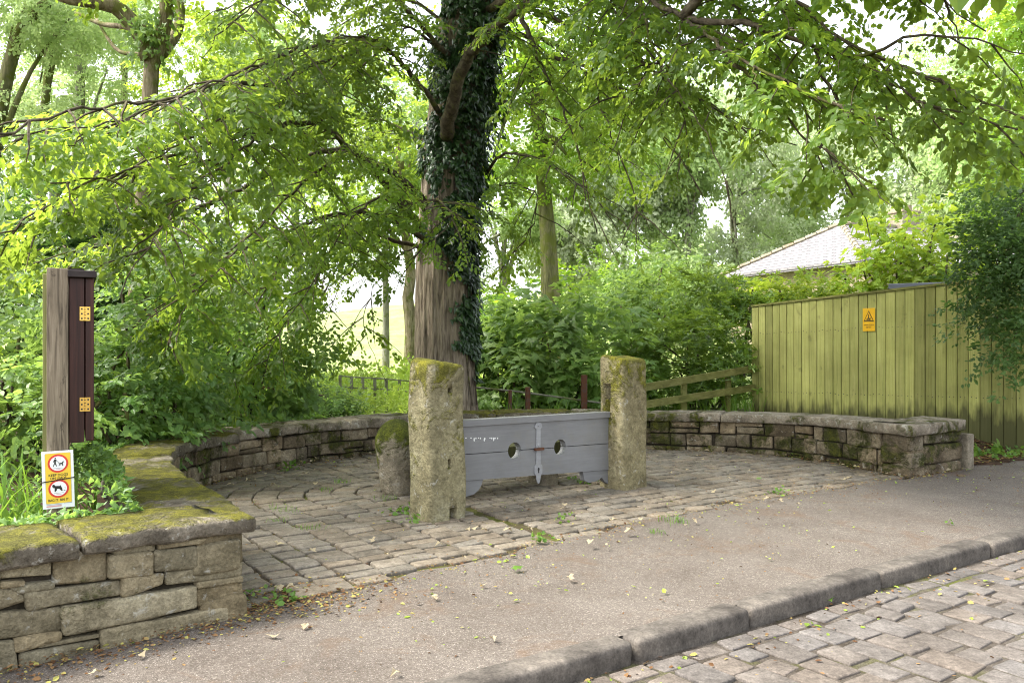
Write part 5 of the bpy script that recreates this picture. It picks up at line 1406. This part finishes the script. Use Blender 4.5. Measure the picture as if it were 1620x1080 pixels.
# ivy mat spilling over the back edge of the coping
mb = MB(); n = 5200
ss = SA + R.uniform(-2.6, 6.2, n)
fp = at_s(ss); on = np.column_stack((np.interp(ss, sl_, OUT[:, 0]), np.interp(ss, sl_, OUT[:, 1])))
q = .46 + R.exponential(.16, n) - .05 * np.abs(R.normal(0, 1, n))
hump = .22 * np.exp(-((ss - SA - 1.0) / .7) ** 2) * np.exp(-((q - .65) / .25) ** 2)
pz = np.where(q < .47, top_z(ss) + .012 + R.uniform(0, .03, n), top_z(ss) - .02 - (q - .47) * .25 + hump * 1.5 + R.uniform(-.05, .05, n))
ip = np.column_stack((fp + on * q[:, None], pz)); ix_ = 810 + F * ip[:, 0] / ip[:, 1]
dm = np.sqrt(((ip[:, None, :2] - face[None, ::3]) ** 2).sum(-1)).min(1)
kp = (dm > .43) & ~((ix_ > 40) & (ix_ < 128) & (ip[:, 1] < 4.6) & (ip[:, 2] > .57)); n = int(kp.sum()); ip = ip[kp]
mb.add(*leaves('ivy', ip, R.normal(0, .7, (n, 3)) - (0, 0, .2), R.normal(0, .35, (n, 3)) + (0, 0, 1), R.uniform(.025, .052, n)))
struct(mb.build('ivy_mat', M['mid'], origin=(-2.6, 5, .4)), 'stuff')
# bracken and tall grass of the meadow edge
mb = MB(); n = 1300
px = R.uniform(380, 800, n); d = R.uniform(17.4, 31, n)
pos = np.column_stack(((px - 810) / F * d, d, ground_h((px - 810) / F * d, d) + R.uniform(.05, .55, n)))
place(mb, 'fine', pos, R.normal(0, .6, (n, 3)) + (0, 0, .8), R.normal(0, .4, (n, 3)) + (0, -.5, .8), R.uniform(.45, .9, n))
n = 420
px = R.uniform(520, 690, n); d = R.uniform(16.7, 20, n)
pos = np.column_stack(((px - 810) / F * d, d, R.uniform(-.2, .34, n)))
place(mb, 'fine', pos, R.normal(0, .6, (n, 3)) + (0, 0, .7), R.normal(0, .4, (n, 3)) + (0, -.5, .8), R.uniform(.35, .6, n))
n = 160
px = R.uniform(525, 660, n); d = R.uniform(14.5, 16, n)
pos = np.column_stack(((px - 810) / F * d, d, R.uniform(.05, .28, n)))
place(mb, 'fine', pos, R.normal(0, .6, (n, 3)) + (0, 0, .7), R.normal(0, .4, (n, 3)) + (0, -.5, .8), R.uniform(.25, .4, n))
struct(mb.build('bracken', M['bracken']), 'stuff')
mb = MB()
for k in range(700):
    d = R.uniform(12.4, 19); x = R.uniform(-5, 6)
    if x > 4 and d < 15 or 500 < 810 + F * x / d < 680: continue
    blades(mb, (x, d, gh(x, d)), 3, .06, .5, .02, .7, rb)
struct(mb.build('long_grass', M['blade']), 'stuff')
# weeds in the joints and by the walls
def weed(px, py, lb, kind='leafy', sc=1.0, z=0.0):
    c = G(px, py, z); c[2] = max(0.0, z); mb = MB()
    if kind == 'grass': blades(mb, c, int(26 * sc), .04 * sc, .07 * sc, .006, 1.0, rb)
    elif kind == 'dock': blades(mb, c, 13, .035, .26 * sc, .055, 1.1, rb)
    else:
        n = int(20 * sc)
        p = c + R.normal(0, 1, (n, 3)) * (.05 * sc, .05 * sc, .018) + (0, 0, .03)
        mb.add(*leaves('round', p, R.normal(0, .7, (n, 3)) + (0, 0, .2), R.normal(0, .4, (n, 3)) + (0, 0, 1), R.uniform(.022, .045, n) * sc ** .5))
    tag(mb.build('weed', M['weed'], origin=c), lb, 'weed')
W = [(1068, 826, 'bright weed tuft between the setts near the pavement edge right of the stocks', 'grass', 1.5), (1236, 782, 'leafy weed on the cobbles in front of the right wall', 'leafy', 1.2), (1256, 722, 'leafy weed rooted at the foot of the right wall', 'leafy', 1.3),
     (855, 858, 'flat leafy weed in front of the stocks', 'leafy', 1.1), (895, 825, 'small pale weed in front of the lower board', 'leafy', .8), (1036, 842, 'small grass tuft near the pavement edge below the right stone post', 'grass', 1.0),
     (925, 764, 'leafy weed under the right foot bracket of the stocks', 'leafy', 1.6), (640, 812, 'weed at the foot of the tall left stone post', 'leafy', 1.4), (655, 828, 'yellowish weed in front of the tall left stone post', 'leafy', 1.0), (612, 790, 'grass tuft at the foot of the squat mossy stone', 'grass', 1.3),
     (448, 806, 'long grass tuft in the curved sett joints on the left', 'grass', 1.3), (456, 812, 'low grass beside the long tuft in the curved joints', 'grass', 1.2), (490, 839, 'bright round grass tuft on the left cobbles', 'grass', 1.3), (442, 825, 'thin grass in the leftmost sett joint', 'grass', 1.1), (515, 775, 'upright pale weed between the setts of the left curve', 'grass', 1.0), (540, 763, 'soft grass between setts left of the squat stone', 'grass', 1.3),
     (460, 742, 'round leaved weed at the foot of the curved wall', 'leafy', 1.4), (448, 953, 'small green weed in the brown litter by the wall corner', 'leafy', 1.1), (322, 748, 'weed growing out of the wall base on the far left of the curve', 'leafy', 1.0), (395, 948, 'tiny weed at the foot of the pier corner', 'leafy', .8), (1500, 832, 'tiny yellow weed beside the kerb', 'leafy', .5)]
for px, py, lb, kd, sc in W: weed(px, py, lb, kd, sc)
def bankweed(px, d, lb, kd, sc):
    x = (px - 810) / F * d; z = gh(x, d); c = np.array((x, d, z)); mb = MB()
    if kd == 'dock': blades(mb, c, 13, .035, .26 * sc, .06, 1.1, rb)
    else:
        n = 60; p = c + R.normal(0, 1, (n, 3)) * (.20, .10, .02) + (0, 0, .05)
        mb.add(*leaves('round', p, R.normal(0, .7, (n, 3)) + (0, 0, .2), R.normal(0, .4, (n, 3)) + (0, 0, 1), R.uniform(.03, .06, n)))
    tag(mb.build('weed', M['weed'], origin=c), lb, 'weed')
bankweed(1545, 9.9, 'spreading dock leaves on the soil bank beyond the wall end', 'dock', 1.0); bankweed(1578, 10.0, 'upright dock leaves under the fence on the soil bank', 'dock', 1.0); bankweed(1590, 9.6, 'low round leaved weeds on the soil bank near the right edge', 'leafy', 1); bankweed(1612, 9.9, 'tangled weeds under the overhanging evergreen', 'leafy', 1)

# fallen leaves: three kinds copied about
def dry_leaf(seed, kind):
    r_ = np.random.default_rng(seed); mb = MB()
    Tv, Tf = LEAF['palm']; s_ = .070
    v = np.array(Tv) * s_ * (1, 1, 1)
    v[:, 2] = (.010 + .25 * np.abs(v[:, 1]) ** 1.0 * r_.uniform(.3, .9) + .010 * np.sin(v[:, 0] * 90 + seed)) if kind == 'dry' else .006 + .004 * np.sin(v[:, 0] * 60)
    if kind == 'dry': v[:, 1] *= r_.uniform(.5, .85); v[:, 2] += .012 * r_.random(len(v))
    mb.add(v, Tf)
    return mb
spots_c = [(812, 806), (640, 722), (745, 843), (776, 842), (600, 842), (640, 925)]
def scatter_leaves(label, group, pts, mat, kind, sc=(.7, 1.2), zf=0.012):
    src = None
    protos = []
    for k, (px, py, z) in enumerate(pts):
        p = G(px, py, z)
        if len(protos) < 4:
            o = dry_leaf(k + 3, kind).build('fallen_leaf', M[mat], origin=None); protos.append(o)
        else:
            o = protos[k % 4].copy(); COL.objects.link(o)
        o.location = (p[0], p[1], z + zf); o.rotation_euler = (R.normal(0, .12), R.normal(0, .12), R.uniform(0, 6.28)); s_ = R.uniform(*sc); o.scale = (s_, s_, s_)
        tag(o, label, 'leaf', group)
rl = np.random.default_rng(55)
CB = [(436, 862), (443, 939), (470, 935), (490, 876), (404, 760), (420, 752), (430, 770), (500, 745), (560, 728), (600, 722), (620, 720), (640, 724), (480, 752), (370, 770), (394, 762), (590, 735), (745, 842), (770, 842), (798, 842), (840, 842), (885, 807), (893, 803), (840, 795), (935, 862), (960, 865), (965, 826), (990, 845), (1012, 826), (1080, 833), (1110, 822), (1128, 782), (1150, 760), (1112, 730), (1085, 746), (1210, 792), (1260, 800), (1337, 761), (1340, 760), (1237, 796), (1190, 748), (1060, 752), (1160, 712), (700, 864), (736, 886), (738, 843), (610, 880), (590, 860), (500, 770), (1038, 722), (1110, 716)]
scatter_leaves('pale dry curled leaf lying on the cobbled forecourt', 'dry leaves on the cobbles', [(x, y, .014) for x, y in CB], 'dry', 'dry', (.6, 1.25))
scatter_leaves('dry leaf lying on the tarmac pavement', 'dry leaves on the pavement', [(x, y, .004) for x, y in ((761, 930), (778, 1013), (630, 1068), (158, 1070), (220, 1046), (690, 952), (905, 920), (1100, 830), (440, 1013), (480, 1000))], 'dry', 'dry', (.6, 1.0))
scatter_leaves('fallen green leaf lying flat on the paving', 'green fallen leaves', [(x, y, z) for x, y, z in ((852, 858, .014), (1537, 745, .004), (1157, 990, -.086), (1308, 950, -.086), (1298, 952, -.086), (813, 904, .004), (1200, 760, .014), (1072, 822, .014))], 'weed', 'flat', (.8, 1.2))

# crumbs of leaf litter, seed cases and flakes lying in the joints and along the edges
def flakes(n, fn, size, mat, name):
    p = fn(n); n = len(p)
    a = R.uniform(0, 6.28, n); d = np.column_stack((np.cos(a), np.sin(a), R.normal(0, .25, n)))
    nn = np.column_stack((R.normal(0, .4, n), R.normal(0, .4, n), np.ones(n)))
    mb = MB(); mb.add(*leaves('ovate', p, d, nn, R.uniform(*size, n) * R.choice([1, 1, 1, 1.8], n)))
    struct(mb.build(name, M[mat]), 'stuff')
def f_pav(n):
    u = R.uniform(-1, 14, n); t = R.random(n) ** .55
    k_ = (np.sin(u * 3.1) * np.sin(u * 1.3 + t * 6) + R.normal(0, .5, n)) > -.2
    u, t = u[k_], t[k_]; v = KV + .02 + (edge_v(u) - KV) * t
    return np.column_stack((u[:, None] * U + v[:, None] * VV, np.full(len(u), .009)))
def f_edge(n):
    u = R.uniform(.5, 9.2, n); v = edge_v(u) + R.normal(0, .07, n)
    return np.column_stack((u[:, None] * U + v[:, None] * VV, np.full(n, .010)))
def f_wall(n):
    s = R.uniform(SA - 2.8, SE, n); s = np.where(R.random(n) < .35, SA - np.abs(R.uniform(0, 2.8, n)), s)
    fp = at_s(s); on = np.column_stack((np.interp(s, sl_, OUT[:, 0]), np.interp(s, sl_, OUT[:, 1])))
    q = -np.abs(R.exponential(.09, n)) + .03
    return np.column_stack((fp + on * q[:, None], .010 + .03 * np.exp(q * 18) * R.random(n)))
def f_court(n):
    p = np.column_stack((R.uniform(-3, 5, n), R.uniform(4.2, 11, n)))
    k_ = inside(bay - OUT[iA:iB + 1] * .22, p[:, 0], p[:, 1]) & (p @ VV > 4.6); p = p[k_]
    return np.column_stack((p, np.full(len(p), .014)))
def f_corner(n):
    c = G(420, 955)[:2]; p = c + R.normal(0, 1, (n, 2)) @ np.array([[.30, .10], [-.04, .16]])
    k_ = (p - A) @ VV < 10; p = p[k_]
    s_in = inside(np.vstack([face + OUT * .0, face[::-1] + OUT[::-1] * DEP]), p[:, 0], p[:, 1])
    return np.column_stack((p, np.full(len(p), .012)))[~s_in]
def f_road(n):
    u = R.uniform(-1, 11, n); v = KV - .17 - np.abs(R.exponential(.25, n))
    return np.column_stack((u[:, None] * U + v[:, None] * VV, np.full(n, -.084)))
def f_bank(n):
    u = R.uniform(8.9, 12, n); v = 4.65 + np.abs(R.normal(0, .7, n)); p = u[:, None] * U + v[:, None] * VV
    return np.column_stack((p, ground_h(p[:, 0], p[:, 1]) + .01))
flakes(3600, f_pav, (.006, .014), 'litter', 'leaf_litter'); flakes(1500, f_edge, (.007, .016), 'litter', 'leaf_litter'); flakes(5200, f_wall, (.008, .020), 'litter', 'leaf_litter')
flakes(3200, f_court, (.007, .016), 'litter', 'leaf_litter'); flakes(1800, f_corner, (.008, .02), 'litter', 'leaf_litter'); flakes(500, f_road, (.012, .025), 'litter', 'leaf_litter'); flakes(2500, f_bank, (.015, .04), 'litter', 'leaf_litter')
flakes(500, f_pav, (.012, .024), 'bracken', 'yellow_flakes'); flakes(260, f_court, (.012, .022), 'bracken', 'yellow_flakes'); flakes(90, f_road, (.014, .028), 'bracken', 'yellow_flakes')
flakes(300, lambda n: (lambda p: p[p[:, 1] > 6.0])(f_wall(n)), (.025, .055), 'dry', 'dry_leaf_drift')
